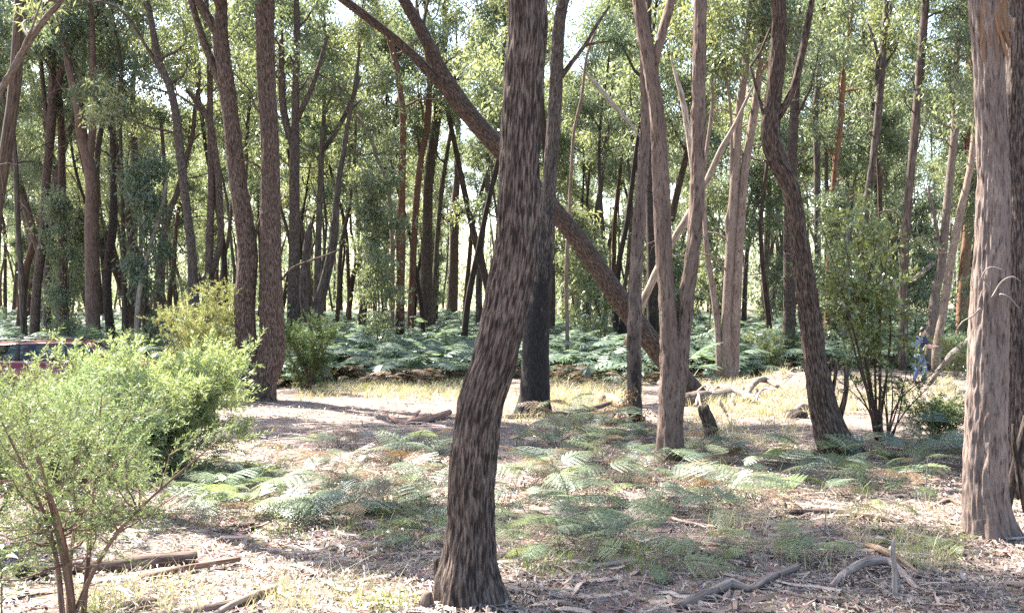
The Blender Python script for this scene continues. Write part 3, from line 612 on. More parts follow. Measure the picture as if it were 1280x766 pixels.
TINTS = [(.85, .82, .8), (.65, .6, .57), (.42, .38, .37), (.85, .65, .53), (1.1, 1.05, 1.0), (.75, .62, .56)]
cnt = 0
for k in range(6000):
    if cnt >= 298: break
    y = 44 + 90 * rng.random() ** .9; x = rng.uniform(-.62, .62) * y
    px = CX + x / y * FPX
    if 560 < px < 615 and y > 60: continue                         # the gap that shows the dry paddock
    if not spaced(x, y, 2.4): continue
    ti = int(rng.integers(6)); tl = rng.normal(size=2) * .05
    copy_tree(PROTO[rng.integers(len(PROTO))], x, y, rng.uniform(.9, 1.3), rng.random() * 6.28, 'forest_tree',
              ('slanting ' if abs(tl[1]) > .06 else 'upright ') + ('brown', 'dull brown', 'blackish', 'rusty brown', 'pale grey', 'reddish brown')[ti] + ' gum trunk in the far ranks of the forest behind the bracken',
              'trees in the far ranks of the forest', TINTS[ti], tl)
    cnt += 1
cnt = 0
for k in range(900):                                               # leafy young trees between the trunks
    if cnt >= 38: break
    y = rng.uniform(38, 95); x = rng.uniform(-.6, .6) * y; px = CX + x / y * FPX
    if 545 < px < 625 or not spaced(x, y, 2.2): continue
    copy_tree(SAP[rng.integers(4)], x, y, rng.uniform(.7, 1.15), rng.random() * 6.28, 'gum_sapling', 'leafy young gum sapling growing between the taller trunks',
              'leafy saplings between the trunks', (.9, .85, .8), rng.normal(size=2) * .06, 'sapling')
    cnt += 1
for x, y, sc in [(-20, 33, 1), (-12, 7, .9), (-15, 3, 1), (-8, 1.5, .9), (11, 1, .9), (13, 12, .95), (20, 25, 1), (-24, 38, 1)]:  # gums outside the frame, added to dapple the floor with shade
    copy_tree(NEARCROWN[int(rng.integers(3))], x, y, sc, rng.random() * 6.28, 'gum_tree', 'unseen leafy gum added around the clearing so its crown shades the floor', 'unseen gums added for shade', TINTS[int(rng.integers(6))], rng.normal(size=2) * .03)

for x, y, sc in [(-11.0, 17.9, 1.0), (-9.4, 14.3, 1.0), (-15.2, 27.0, 1.1)]:  # extra gums out of frame towards the sun, placed for their shadows
    copy_tree(SHADE, x, y, sc, -10.6, 'gum_tree', 'unseen leafy gum added around the clearing so its crown shades the floor', 'unseen gums added for shade', (.8, .75, .7))

# far wood beyond the counted trees: one mass
b = Bag(); rng = np.random.default_rng(9); LV = []; LF = []; nl = 0
for k in range(330):
    y = rng.uniform(135, 260); x = rng.uniform(-.62, .62) * y; px = CX + x / y * FPX
    if 566 < px < 606: continue
    H = rng.uniform(12, 20); z = g1(x, y); P = np.array([[x, y, z - .2], [x + rng.normal() * .3, y, z + H * .5], [x + rng.normal() * .6, y, z + H]])
    b.add(*tube(P, np.array([.22, .16, .05]), 5, seed=k, cap=False))
    C = np.array([x, y, z + H * .68]) + rng.normal(size=(30, 3)) * np.array([1.9, 1.9, H * .24]) - np.array([0, 0, H * .12])
    C = np.concatenate([C, np.array([x, y, z + 1.6]) + rng.normal(size=(16, 3)) * np.array([3.2, 2.0, 1.2])])
    v, f = cluster_leaves(C, 1.5, 10, .72, .26, rng); LV.append(v); LF.append(f + nl); nl += len(v)
o = link('distant_wood', b.mesh('distant_wood', M_FAR, True)); o.color = (.8, .75, .7, 0)
tag(o, 'thin far-off trunks closing the forest at the horizon', 'wood', kind='stuff')
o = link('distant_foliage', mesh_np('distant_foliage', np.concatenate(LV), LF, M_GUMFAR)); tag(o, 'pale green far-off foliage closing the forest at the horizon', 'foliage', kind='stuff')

# ------------------------------------------------------------------ shrubs
def shrub(name, label, base, h, spread, n_stem, n_spray, lmat, leaf=(.06, .010), spray=.32, per=26, stem_r=.018, seed=0, low=.35, flat=0.7, lean=(0, 0), branch=4, stemtint=(.7, .55, .45), cat='shrub', group=None, droop=0.0, curl=.5, drop_dead=0):
    rng = np.random.default_rng(seed); B = np.array(base); root = empty(name, tuple(B)); tag(root, label, cat, group)
    pts, dirs = [], []
    for s in range(n_stem):
        az = s * 6.283 / n_stem + rng.normal() * .4; out = rng.uniform(.25, 1.0) * spread
        tip = np.array([math.cos(az) * out + lean[0], math.sin(az) * out * flat + lean[1], h * rng.uniform(.72, 1.0)])
        st = np.array([rng.normal() * .04, rng.normal() * .04, -.08])
        mid = st * .5 + tip * np.array([.32, .32, .5]) + rng.normal(size=3) * .05 * h
        q, rr = resample(np.array([st, mid, tip]), np.array([stem_r, stem_r * .65, stem_r * .2]), .08)
        b = Bag(); b.add(*tube(q, rr, 6, rough=.12, seed=seed + s))
        L = len(q)
        for k in range(branch):
            i = int(L * rng.uniform(low, .95)); i = min(i, L - 2)
            dd = rng.normal(size=3) * np.array([1, 1, .45]) + np.array([0, 0, .45]); p, r = limb_path(rng, q[i], dd, spread * rng.uniform(.3, .65), max(rr[i] * .6, .003), 5, .2, .25)
            b.add(*tube(p, r, 5, seed=s + k, cap=False))
            for t in range(2, 6): pts.append(p[t]); dirs.append(p[t] - p[t - 1])
        for i in range(int(L * max(low, .4)), L, max(1, L // 14)): pts.append(q[i]); dirs.append(q[min(L - 1, i + 1)] - q[i - 1])
        o = link('stem', b.mesh('stem', M_STICK, True), root); o.color = (*stemtint, 0)
    pts = np.array(pts); dirs = np.array(dirs); dirs /= np.linalg.norm(dirs, axis=1)[:, None] + 1e-9
    k = rng.integers(0, len(pts), n_spray)
    w = pts[k][:, 2]; D = dirs[k] + rng.normal(size=(n_spray, 3)) * curl + np.array([0, 0, .25 - droop]); D /= np.linalg.norm(D, axis=1)[:, None]
    S = pts[k] + rng.normal(size=(n_spray, 3)) * .05 * spread; SL = spray * rng.uniform(.5, 1.2, n_spray)
    t = np.tile(np.linspace(.06, 1.0, per), n_spray); Si = np.repeat(np.arange(n_spray), per)
    bend = np.array([0, 0, -.28 - droop * .4])
    P = S[Si] + (D[Si] * t[:, None] + bend * (t ** 2)[:, None] * .5) * SL[Si][:, None]
    r = rng.normal(size=(len(P), 3)); side = np.cross(D[Si], r); side /= np.linalg.norm(side, axis=1)[:, None] + 1e-9
    LD = D[Si] * .75 + side * .8 + np.array([0, 0, -.1])
    V, F = leaves(P, LD, leaf[0] * rng.uniform(.6, 1.2, len(P)) * (1.1 - .35 * t), leaf[1] * rng.uniform(.8, 1.2, len(P)), rng, .05)
    # fine twigs that carry the leaves
    tb = Bag(); tb.add(V, F)
    ang = np.cross(D, rng.normal(size=(n_spray, 3))); ang /= np.linalg.norm(ang, axis=1)[:, None]
    e = S + (D + bend * .5) * SL[:, None]
    TV = np.stack([S - ang * .0025, S + ang * .0025, e], 1).reshape(-1, 3); tb.add(TV, np.arange(3 * n_spray).reshape(-1, 3))
    o = link('foliage', tb.mesh('foliage', lmat, False, False), root)
    return root
def gp(px, py): return gpt(px, py)
x, y, z = gp(88, 772)
shrub('wattle_bush', 'thin straggly bush with a bare brown stem near the fallen sticks', (x, y, z), 1.42, .9, 6, 700, M_WATTLE2, (.034, .007), .22, 22, .019, 1, low=.35, branch=13, drop_dead=1)
x, y, z = gp(215, 585)
shrub('wattle_bush', 'bright yellow green wattle bush with long feathery sprays beside the forked gum', (x, y, z), 1.2, 1.15, 16, 1700, M_WATTLE, (.085, .015), .42, 28, .010, 2, low=.2, branch=6)
x, y, z = gp(140, 590)
shrub('wattle_bush', 'broad lime green wattle bush screening the red car', (x, y, z), 1.08, 1.25, 16, 1800, M_WATTLE, (.08, .014), .38, 28, .010, 3, low=.2, branch=6)
x, y, z = gp(95, 640)
shrub('wattle_bush', 'low pale green wattle bush filling in behind the straggly bush', (x, y, z), 1.12, .95, 14, 1400, M_WATTLE, (.05, .010), .28, 26, .009, 8, low=.2, branch=6)
x, y, z = gp(-30, 680)
shrub('wattle_bush', 'dull green wattle bush standing against the straggly bush', (x, y, z), 1.42, .85, 12, 1200, M_WATTLE2, (.045, .009), .26, 24, .009, 9, low=.2, branch=6)
x, y, z = gp(255, 500)
shrub('rounded_bush', 'rounded green bush at the foot of the forked gum', (x, y, z), 2.5, 1.35, 12, 1300, M_WATTLE2, (.07, .016), .34, 26, .02, 4, low=.15, branch=7)
x, y, z = gp(385, 492)
shrub('rounded_bush', 'dark green dense bush between the forked gum and the bracken bank', (x, y, z), 1.95, .85, 11, 1100, M_DARKLEAF, (.06, .014), .3, 26, .02, 5, low=.1, branch=7)
x, y, z = gp(1098, 553)
shrub('leafy_sapling', 'many stemmed leafy sapling with glossy drooping leaves beside the crooked gum', (x, y, z), 3.6, .85, 8, 400, M_SAPLEAF, (.12, .036), .42, 11, .022, 6, low=.42, branch=6, stemtint=(.35, .28, .24), droop=.35, cat='sapling', lean=(-.35, 0))
x, y, z = gp(1110, 556)
shrub('bare_bush', 'open bush with bare dark fanned stems and a few leaves under the sapling', (x, y + .1, z), 1.25, 1.0, 11, 150, M_DARKLEAF, (.06, .014), .2, 18, .016, 7, low=.55, branch=4, stemtint=(.25, .2, .18))
x, y, z = gp(1168, 548)
shrub('dark_bush', 'low dark shaded bush between the sapling and the stout smooth gum', (x, y, z), .5, .75, 10, 520, M_DARKLEAF, (.05, .012), .25, 22, .01, 10, low=.1, branch=6, stemtint=(.3, .25, .2))
x, y, z = gp(1195, 472)
shrub('pale_bush', 'pale yellowish bush behind the man beside the fallen log', (x, y, z), 1.5, .9, 9, 420, M_WATTLE2, (.06, .014), .28, 22, .012, 12, low=.2, branch=6)
x, y, z = gp(1285, 560)
shrub('edge_bush', 'green leafy shoots at the foot of the dark rough trunk', (x, y - .3, z), 1.0, .45, 7, 160, M_SAPLEAF, (.09, .03), .26, 10, .01, 13, low=.3, branch=4)
for i, (px, py, h, m) in enumerate([(965, 470, 1.5, M_WATTLE2), (985, 462, 1.6, M_DARKLEAF), (820, 452, 1.0, M_WATTLE2), (930, 455, 1.2, M_WATTLE2), (1225, 500, 1.3, M_DARKLEAF), (180, 470, 1.6, M_WATTLE2)]):
    x, y, z = gp(px, py)
    shrub('understorey_bush', 'small leafy bush in the undergrowth at the edge of the bracken bank', (x, y, z), h, .6, 7, 240, m, (.08, .022), .28, 14, .012, 60 + i, low=.2, branch=5, group='small bushes along the bracken bank')
# low shoot of broad bright leaves
x, y, z = gp(2, 765)
root = empty('broadleaf_shoot', (x, y, z)); tag(root, 'small shoot with broad shiny bright green leaves beside the straggly bush', 'seedling')
b = Bag(); b.add(*tube(*resample(np.array([[0, 0, -.03], [.0, 0, .25], [-.03, .02, .50]]), np.array([.006, .005, .003]), .05), 5)); o = link('stem', b.mesh('stem', M_STICK, True), root); o.color = (.5, .6, .3, 0)
M_SHOOT = leaf_mat('shoot_leaves', [(.10, .22, .03), (.14, .28, .04)], trans=.55, gloss=.2)
rng = np.random.default_rng(77)
for k in range(8):
    zz = .16 + .045 * k; az = k * 2.4 + .3; D = np.array([math.cos(az), math.sin(az) * .7, .25]); D /= np.linalg.norm(D); Wd = np.cross(D, [0, 0, 1]); Wd /= np.linalg.norm(Wd)
    L = .11; up = np.cross(Wd, D); rows = []
    for t, w in ((0, .02), (.25, .75), (.5, 1.0), (.75, .7), (1, .02)):
        c = D * L * t - up * .03 * t * t; rows += [c + Wd * .026 * w + up * .008 * w, c, c - Wd * .026 * w + up * .008 * w]
    V = np.array(rows) + np.array([0, 0, zz]); F = np.array([[3 * i + j, 3 * i + j + 1, 3 * i + j + 4, 3 * i + j + 3] for i in range(4) for j in range(2)])
    o = link('leaf', mesh_np('leaf', V, [F], M_SHOOT, smooth=True), root)

# ------------------------------------------------------------------ bracken
def frond(seed, L, stipe, detail, mat, droop=.5):
    """one bracken frond on its stalk, rising from the origin and arching towards +x"""
    rng = np.random.default_rng(seed); b = Bag()
    a0 = rng.uniform(.95, 1.3); p = np.array([0, 0, -.04]); n = 7; pth = [p.copy()]
    for k in range(n): p = p + stipe / n * np.array([math.cos(a0), 0, math.sin(a0)]); pth.append(p.copy()); a0 -= .07
    spine = [p.copy()]; ang = []; m = 9; a = a0 * .45
    for k in range(m):
        ang.append(a); p = p + L / m * np.array([math.cos(a), 0, math.sin(a)]); spine.append(p.copy()); a -= droop / m * 1.5
    ang.append(a)
    full = np.array(pth + spine[1:])
    if detail: V, F, A, S = tube(full, np.linspace(.005, .0015, len(full)), 3, cap=False); b.add(V, F)
    else: q0, q1 = np.array(pth[0]), np.array(pth[-1]); b.add(np.array([q0 - [0, .006, 0], q0 + [0, .006, 0], q1 + [0, .004, 0], q1 - [0, .004, 0]]), np.array([[0, 1, 2, 3]]))
    roll = rng.normal() * .2
    for k in range(0, m + 1):
        t = k / m
        for sd in (-1, 1):
            if k == m and sd == 1: continue
            pl = .52 * L * (1 - t) ** .85 * (.75 + .25 * min(1, t * 5)) * rng.uniform(.85, 1.1) + .02
            T = np.array([math.cos(ang[k]), 0, math.sin(ang[k])]); side = np.array([0, sd, 0.0]); nrm = np.cross(T, side) * sd
            fw = .35 + .5 * t; D = T * fw + side * (1 - .3 * t) + nrm * (-.12 - .1 * rng.random()); 
            if k == m: D = T
            D /= np.linalg.norm(D); S0 = np.array(spine[min(k, m)])
            q = np.cross(nrm, D); q /= np.linalg.norm(q)
            if detail:
                c = max(3, int(pl / .026)); ts = (np.arange(c) + .6) / c
                for s2 in (-1, 1):
                    P = S0 + D * (ts * pl)[:, None] - nrm * (.10 * pl * ts ** 2)[:, None]
                    wl = (.040 * (1 - ts) ** .6 * min(1, pl / .14) + .006); DD = D[None] * .45 + q[None] * s2 * .9 - nrm[None] * .12 + rng.normal(size=(c, 3)) * .06
                    DD /= np.linalg.norm(DD, axis=1)[:, None]; wv = np.cross(DD, nrm[None]); wv /= np.linalg.norm(wv, axis=1)[:, None]
                    W = np.full((c, 1), pl / c * .98); Lw = wl[:, None]
                    V = np.stack([P - wv * W * .35, P + DD * Lw * .35 + wv * W * .5, P + DD * Lw, P + DD * Lw * .35 - wv * W * .6], 1).reshape(-1, 3)
                    b.add(V, np.arange(4 * c).reshape(c, 4))
            else:
                W = .30 * pl * .5 + .01; e = S0 + D * pl - nrm * .1 * pl
                V = np.array([S0, S0 + D * pl * .35 + q * W, e, S0 + D * pl * .35 - q * W]); b.add(V, np.array([[0, 1, 2, 3]]))
    return b
FR = {}
for key, mt in (('g', M_FERN), ('y', M_FERNY), ('d', M_FERND)):
    FR[key] = [frond(200 + s + ord(key), L, st, True, mt, dr).mesh('frond', mt, False, False) for s, (L, st, dr) in enumerate([(.55, .38, .3), (.65, .48, .4), (.5, .28, .3), (.6, .55, .6), (.45, .34, .4), (.7, .42, .5)])]
rng = np.random.default_rng(21)
fern_n = 0
def fern(x, y, key, sc, nf, label, group, pieces=True):
    root = empty('bracken_fern', (x, y, g1(x, y))); tag(root, label, 'fern', group); root.rotation_euler = (0, 0, rng.random() * 6.28); root.scale = (sc,) * 3
    for k in range(nf):
        kk = key if rng.random() < .9 else ('d' if key == 'g' else key)
        o = link('frond', FR[kk][rng.integers(6)], root); o.rotation_euler = (rng.normal() * .26, rng.normal() * .2 + .06, k * 6.283 / nf + rng.normal() * .35); s = rng.uniform(.75, 1.15); o.scale = (s, s, s); o.location = (rng.normal() * .04, rng.normal() * .04, 0)
LB = {'m': ('bluish green bracken fern in the patch around the twin gum', 'bracken around the twin gum'),
      'l': ('soft green bracken fern in the patch beyond the leaning stringybark, towards the wattle bushes', 'bracken towards the wattle bushes'),
      'r': ('bracken fern scattered by the foot of the crooked gum', 'bracken by the crooked gum'),
      'f': ('small yellow green bracken fern alone on the open litter', 'lone ferns on the open litter'),
      'd': ('withered brown bracken fern among the green ones', 'withered bracken')}
pos = []
def scatter(poly, n, code, keys, sc, dmin, nf=(3, 5)):
    """poly: pixel box x0,y0,x1,y1 on the ground"""
    c = 0
    for _ in range(n * 25):
        if c >= n: break
        px = rng.uniform(poly[0], poly[2]); py = rng.uniform(poly[1], poly[3]); x, y, z = gpt(px, py)
        if any((a - x) ** 2 + (b_ - y) ** 2 < dmin * dmin for a, b_ in pos): continue
        pos.append((x, y)); k = keys[rng.integers(len(keys))]; lc = 'd' if k == 'd' else code
        fern(x, y, k, sc * rng.uniform(.75, 1.2), rng.integers(nf[0], nf[1] + 1), *LB[lc]); c += 1
scatter((640, 545, 860, 650), 32, 'm', 'ggggggdd', .8, .27)
scatter((690, 520, 800, 560), 14, 'm', 'gggd', .9, .3)
scatter((860, 560, 960, 650), 13, 'm', 'ggggd', .8, .3)
scatter((300, 588, 560, 660), 26, 'l', 'gggggd', .74, .29)
scatter((250, 600, 330, 650), 9, 'l', 'gyg', .75, .25)
scatter((395, 560, 560, 600), 12, 'l', 'ggd', .7, .3)
scatter((945, 575, 1200, 625), 20, 'r', 'gggyd', .7, .3)
scatter((1075, 560, 1215, 600), 10, 'r', 'gg', .75, .28)
scatter((620, 655, 860, 705), 8, 'f', 'yyg', .6, .4, (2, 4))
scatter((500, 640, 560, 690), 3, 'l', 'yg', .6, .25, (3, 5))
for px, py, s in [(1010, 690, .62), (1040, 672, .6), (955, 705, .5), (1085, 690, .55), (1100, 655, .5), (870, 690, .6), (905, 700, .45), (815, 715, .6), (700, 672, .7), (640, 672, .7), (535, 668, .6), (225, 640, .6), (245, 600, .6), (1165, 700, .3), (1190, 690, .3), (650, 715, .4)]:
    x, y, z = gpt(px, py); fern(x, y, 'y', s * 1.1, int(rng.integers(2, 5)), *LB['f'])

# the bracken bank behind the clearing: beyond counting
FV = [(lambda bb: (np.concatenate(bb.V), bb.F))(frond(300 + s, L, st, False, None, dr)) for s, (L, st, dr) in enumerate([(.75, .55, .5), (.9, .7, .6), (.7, .8, .7), (.8, .5, .45)])]
def bank(name, n, xr, yr, mat, label, sc, seed, keep=None):
    rng = np.random.default_rng(seed); B_ = Bag(); c = 0
    while c < n:
        y = yr[0] + (yr[1] - yr[0]) * rng.random() ** 1.35; x = rng.uniform(xr[0], xr[1]) * y
        if keep is not None and not keep(x, y, rng): continue
        c += 1; z = g1(x, y); nf = int(rng.integers(4, 7)); s = sc * rng.uniform(.7, 1.2); a0 = rng.random() * 6.28
        for k in range(nf):
            V, F = FV[rng.integers(4)]; a = a0 + k * 6.283 / nf + rng.normal() * .3; ti = rng.normal() * .2; ca, sa = math.cos(a), math.sin(a)
            V2 = V * s * rng.uniform(.8, 1.15); V2 = np.stack([V2[:, 0] * math.cos(ti) + V2[:, 2] * math.sin(ti), V2[:, 1], -V2[:, 0] * math.sin(ti) + V2[:, 2] * math.cos(ti)], 1)
            B_.add(np.stack([x + V2[:, 0] * ca - V2[:, 1] * sa, y + V2[:, 0] * sa + V2[:, 1] * ca, z + V2[:, 2]], 1), F)
    o = link(name, B_.mesh(name, mat, False, False)); tag(o, label, 'bracken', kind='stuff'); return o
def bank_keep(x, y, rng):
    px = CX + x / y * FPX
    edge = 30.0 + 1.6 * math.sin(px * .013) + 1.5 * math.sin(px * .031 + 1) + (4 if px > 860 else 0) + (3 if px > 1050 else 0)
    if y < edge: return False
    return rng.random() < .55 + .45 * vnoise(np.array([[x * .25, y * .25, 0]]))[0]
bank('bracken_bank', 3000, (-.58, .58), (28, 95), M_FERN, 'wide bank of bluish green bracken filling the floor behind the clearing', 1.4, 1, bank_keep)
bank('withered_bracken', 170, (-.30, .50), (28, 60), M_FERND, 'rusty withered bracken along the front of the green bank', .7, 2, lambda x, y, r: bank_keep(x, y + 1.0, r) and y < 31.5 + 12 * r.random() ** 3)

# ------------------------------------------------------------------ litter, twigs, grass
rng = np.random.default_rng(33)
def floor_pts(n, d0, d1, pw=1.0, half=.62):
    y = d0 + (d1 - d0) * rng.random(n) ** pw; x = rng.uniform(-half, half, n) * y; return x, y
x1, y1 = floor_pts(90000, 4.6, 14, 1.0); x2, y2 = floor_pts(36000, 14, 36, 1.0)
x = np.concatenate([x1, x2]); y = np.concatenate([y1, y2]); n = len(x)
for bx_, by_, nn in ((593, 757, 900), (1238, 673, 800), (837, 572, 500), (1052, 570, 500), (666, 518, 350), (795, 527, 250), (327, 500, 400)):
    cx_, cy_, _ = gpt(bx_, by_); aa = rng.random(nn) * 6.28; r_ = .12 + np.abs(rng.normal(size=nn)) * .32; x = np.concatenate([x, cx_ + np.cos(aa) * r_]); y = np.concatenate([y, cy_ + np.sin(aa) * r_])
n = len(x)
dens = fbm(np.stack([x * .9, y * .9, x * 0], 1), 2); keep = rng.random(n) < .62 + .5 * dens; x, y = x[keep], y[keep]; n = len(x)
z = gz(x, y) + rng.uniform(.004, .03, n)
D = rng.normal(size=(n, 3)) * np.array([1, 1, .22])
D /= np.linalg.norm(D, axis=1)[:, None]
Lf = rng.uniform(.025, .085, n) * np.where(y > 14, 1.4, 1); Wf = Lf * rng.uniform(.16, .34, n)
wv = np.stack([-D[:, 1], D[:, 0], rng.normal(size=n) * .35], 1); wv /= np.linalg.norm(wv, axis=1)[:, None]
P = np.stack([x, y, z], 1); cu = rng.uniform(-.01, .03, n)[:, None] * np.array([0, 0, 1.0])
V = np.stack([P, P + D * Lf[:, None] * .45 + wv * Wf[:, None] * .5 + cu, P + D * Lf[:, None], P + D * Lf[:, None] * .45 - wv * Wf[:, None] * .5 + cu], 1).reshape(-1, 3)
o = link('leaf_litter', mesh_np('leaf_litter', V, [np.arange(4 * n).reshape(n, 4)], M_LITTER)); tag(o, 'dry fallen gum leaves covering the forest floor', 'leaf litter', kind='stuff')
n = 2600; x, y = floor_pts(n, 4.6, 20, 1.0); L = rng.uniform(.12, .5, n); a = rng.random(n) * 6.28; w = rng.uniform(.008, .022, n); k = np.stack([np.cos(a), np.sin(a)], 1); V = []
for t in (0, .33, .67, 1.0):
    xx = x + k[:, 0] * L * t + np.sin(t * 3 + a) * .03; yy = y + k[:, 1] * L * t; zz = gz(xx, yy) + .012 + rng.random(n) * .035
    for sd in (-1, 1): V.append(np.stack([xx - k[:, 1] * w * sd * (1.1 - .5 * t), yy + k[:, 0] * w * sd * (1.1 - .5 * t), zz + sd * w * .35 * np.sin(a * 5)], 1))
V = np.stack(V, 1).reshape(-1, 3); i = np.arange(n)[:, None] * 8
o = link('bark_litter', mesh_np('bark_litter', V, [np.concatenate([i + q, i + q + 1, i + q + 3, i + q + 2], 1) for q in (0, 2, 4)], M_LITTER)); tag(o, 'long curled strips of shed bark strewn over the litter', 'bark litter', kind='stuff')
def twigs(n, d0, d1, l0, l1, r):
    x, y = floor_pts(n, d0, d1, 1.0); L = rng.uniform(l0, l1, n); a = rng.random(n) * 6.28; z0 = gz(x, y); k = np.stack([np.cos(a), np.sin(a)], 1)
    xe = x + k[:, 0] * L; ye = y + k[:, 1] * L; ze = gz(xe, ye) + rng.uniform(0, .06, n) * (L / .5); rr = r * rng.uniform(.5, 1.4, n)
    A = np.stack([x, y, z0 + rr], 1); E = np.stack([xe, ye, ze + rr], 1); M = .5 * (A + E) + rng.normal(size=(n, 3)) * np.array([.07, .07, .02]) * L[:, None] + np.array([0, 0, .012]); M[:, 2] = np.maximum(M[:, 2], gz(M[:, 0], M[:, 1]) + rr)
    sd = np.stack([-k[:, 1], k[:, 0], 0 * a], 1); up = np.array([0, 0, 1.0]); V = []
    for Q, f in ((A, 1.0), (M, .8), (E, .35)):
        for c, s in ((1, -.4), (-1, -.4), (0, 1)): V.append(Q + (sd * c + up * s) * (rr * f)[:, None])
    V = np.stack(V, 1).reshape(-1, 3); i = np.arange(n)[:, None] * 9; F = []
    for q in (0, 3):
        for j in range(3): F.append(np.concatenate([i + q + j, i + q + (j + 1) % 3, i + q + 3 + (j + 1) % 3, i + q + 3 + j], 1))
    return V, F
V1, F1 = twigs(6500, 4.6, 16, .08, .5, .004); V2, F2 = twigs(1200, 14, 34, .3, 1.1, .009)
o = link('twig_litter', mesh_np('twig_litter', np.concatenate([V1, V2]), F1 + [f + len(V1) for f in F2], M_TWIG)); tag(o, 'fine dry twigs strewn over the forest floor', 'twig litter', kind='stuff')
def grass(name, label, spots, mat, h, seed):
    rng = np.random.default_rng(seed); Vs = []
    for (px0, py0, px1, py1, n) in spots:
        for _ in range(n):
            x, y, z = gpt(rng.uniform(px0, px1), rng.uniform(py0, py1)); m = int(rng.integers(8, 16))
            P = np.stack([x + rng.normal(size=m) * .06, y + rng.normal(size=m) * .06, np.full(m, z - .01)], 1); d = np.stack([rng.normal(size=m) * .45, rng.normal(size=m) * .45, np.ones(m)], 1)
            L = h * rng.uniform(.4, 1.1, m)[:, None]; w = rng.normal(size=(m, 3)); w[:, 2] = 0; w /= np.linalg.norm(w, axis=1)[:, None]; ww = (.0010 + .00026 * y)
            mid = P + d * L * .55; tip = P + d * L + np.stack([d[:, 0], d[:, 1], -.3 * np.ones(m)], 1) * L * .35
            Vs.append(np.stack([P - w * ww, P + w * ww, mid + w * ww * .8, tip, mid - w * ww * .8], 1).reshape(-1, 3))
    V = np.concatenate(Vs); o = link(name, mesh_np(name, V, [np.arange(len(V)).reshape(-1, 5)[:, [0, 1, 2, 4]], np.arange(len(V)).reshape(-1, 5)[:, [4, 2, 3]]], mat)); tag(o, label, 'grass', kind='stuff')
grass('dry_grass', 'straw coloured dry grass fringing the bracken bank and mound', [(370, 472, 620, 500, 420), (690, 474, 800, 512, 260), (860, 480, 1060, 520, 320), (1060, 470, 1200, 520, 200), (600, 490, 720, 530, 80), (860, 520, 1000, 560, 60), (100, 720, 260, 766, 26), (300, 735, 470, 766, 20), (880, 640, 1190, 720, 40)], M_DRYGRASS, .28, 1)
grass('green_grass', 'thin green grass tufts in the litter', [(300, 625, 560, 672, 40), (780, 690, 860, 715, 14), (90, 735, 140, 766, 8), (440, 752, 520, 768, 8), (1120, 675, 1200, 715, 16), (640, 700, 760, 725, 16), (400, 475, 620, 492, 90), (880, 560, 1100, 620, 16)], M_GRASS, .2, 2)

# ------------------------------------------------------------------ loose wood
L_ = lambda *a, **k: free_log(*a, d=None, mat=k.pop('mat', M_STICK), ground=True, **k)
L_('bent grey branch lying on the open litter beyond the pale stick heap', [(846, 760, 12), (880, 748, 13), (915, 738, 14, .02), (935, 741, 12), (965, 729, 11, .03), (997, 719, 9, .05)], tint=(.8, .75, .7))
L_('pale bowed branch arching off the litter behind the upright stick', [(1040, 735, 8), (1058, 722, 10, .03), (1085, 714, 12, .06), (1110, 712, 11, .06), (1128, 722, 9, .03), (1150, 740, 6)], tint=(1.15, 1.1, 1.05))
L_('straight brown stick leaning across the bowed branch', [(1083, 686, 8, .02), (1115, 702, 9, .05), (1150, 719, 9)], tint=(.95, .8, .62))
L_('thin long pale stick lying below the bowed branch', [(1005, 738, 5), (1060, 740, 5), (1120, 741, 5), (1198, 739, 3)], tint=(1.1, 1.05, 1))
x, y, z = gpt(1118, 746)
b = Bag(); b.add(*tube(*resample(np.array([[0, 0, -.05], [.004, 0, .15], [-.006, .01, .3], [.002, .0, .385]]), np.array([.020, .017, .015, .008]), .03), 9, rough=.15, seed=4)); o = link('upright_stick', b.mesh('upright_stick', M_DEAD, True)); o.location = (x, y, z); o.color = (1.15, 1.1, 1.08, 0)
tag(o, 'short pale broken stick standing upright in the litter', 'stick')
L_('heavy dark log lying under the straggly bush', [(90, 708, 16), (140, 706, 20), (190, 702, 22), (245, 696, 18)], tint=(.6, .52, .47), rough=.2, name='fallen_log', cat='log')
L_('reddish stick lying end to end with the heavy dark log', [(175, 716, 9), (225, 709, 9, .02), (300, 700, 7, .04)], tint=(.9, .68, .55))
L_('grey branch on the litter between the straggly bush and the stringybark', [(190, 764, 12), (240, 759, 13), (300, 752, 11, .02), (345, 742, 7, .04)], tint=(.75, .7, .66))
L_('short bleached branch propped on the grey branch', [(255, 768, 7), (300, 756, 8, .05), (345, 741, 6, .06)], tint=(1.1, 1.0, .9))
L_('stubby dark piece of wood half buried in dry grass', [(150, 752, 13), (172, 748, 15), (196, 742, 9)], tint=(.6, .52, .46))
L_('charred black chunk of wood near the broad shiny leaves', [(22, 716, 20), (38, 713, 24), (54, 716, 14)], tint=(.25, .22, .22), name='charred_log', cat='log', rough=.25)
L_('peeled pinkish fallen branch in the middle of the clearing', [(484, 520, 5, .08), (498, 527, 7), (520, 528, 10), (545, 524, 9, .03), (562, 520, 7, .06)], tint=(1.15, .88, .76))
L_('forked spur of the peeled pinkish branch', [(500, 533, 4), (514, 528, 6, .04), (524, 520, 4, .10)], tint=(1.1, .86, .75))
L_('dark fallen branch at the foot of the black charred trunk', [(632, 522, 7), (680, 521, 8), (725, 517, 8, .03), (765, 511, 5, .08)], tint=(.45, .4, .37))
L_('short sawn log lying below the dead brown leaves', [(752, 508, 13, .06), (762, 508, 14, .04), (785, 514, 13)], tint=(1.0, .85, .65), name='fallen_log', cat='log')
L_('crumbling log below the stout smooth gum', [(1130, 590, 7), (1165, 588, 9), (1205, 592, 9)], tint=(.4, .35, .32), name='fallen_log', cat='log')
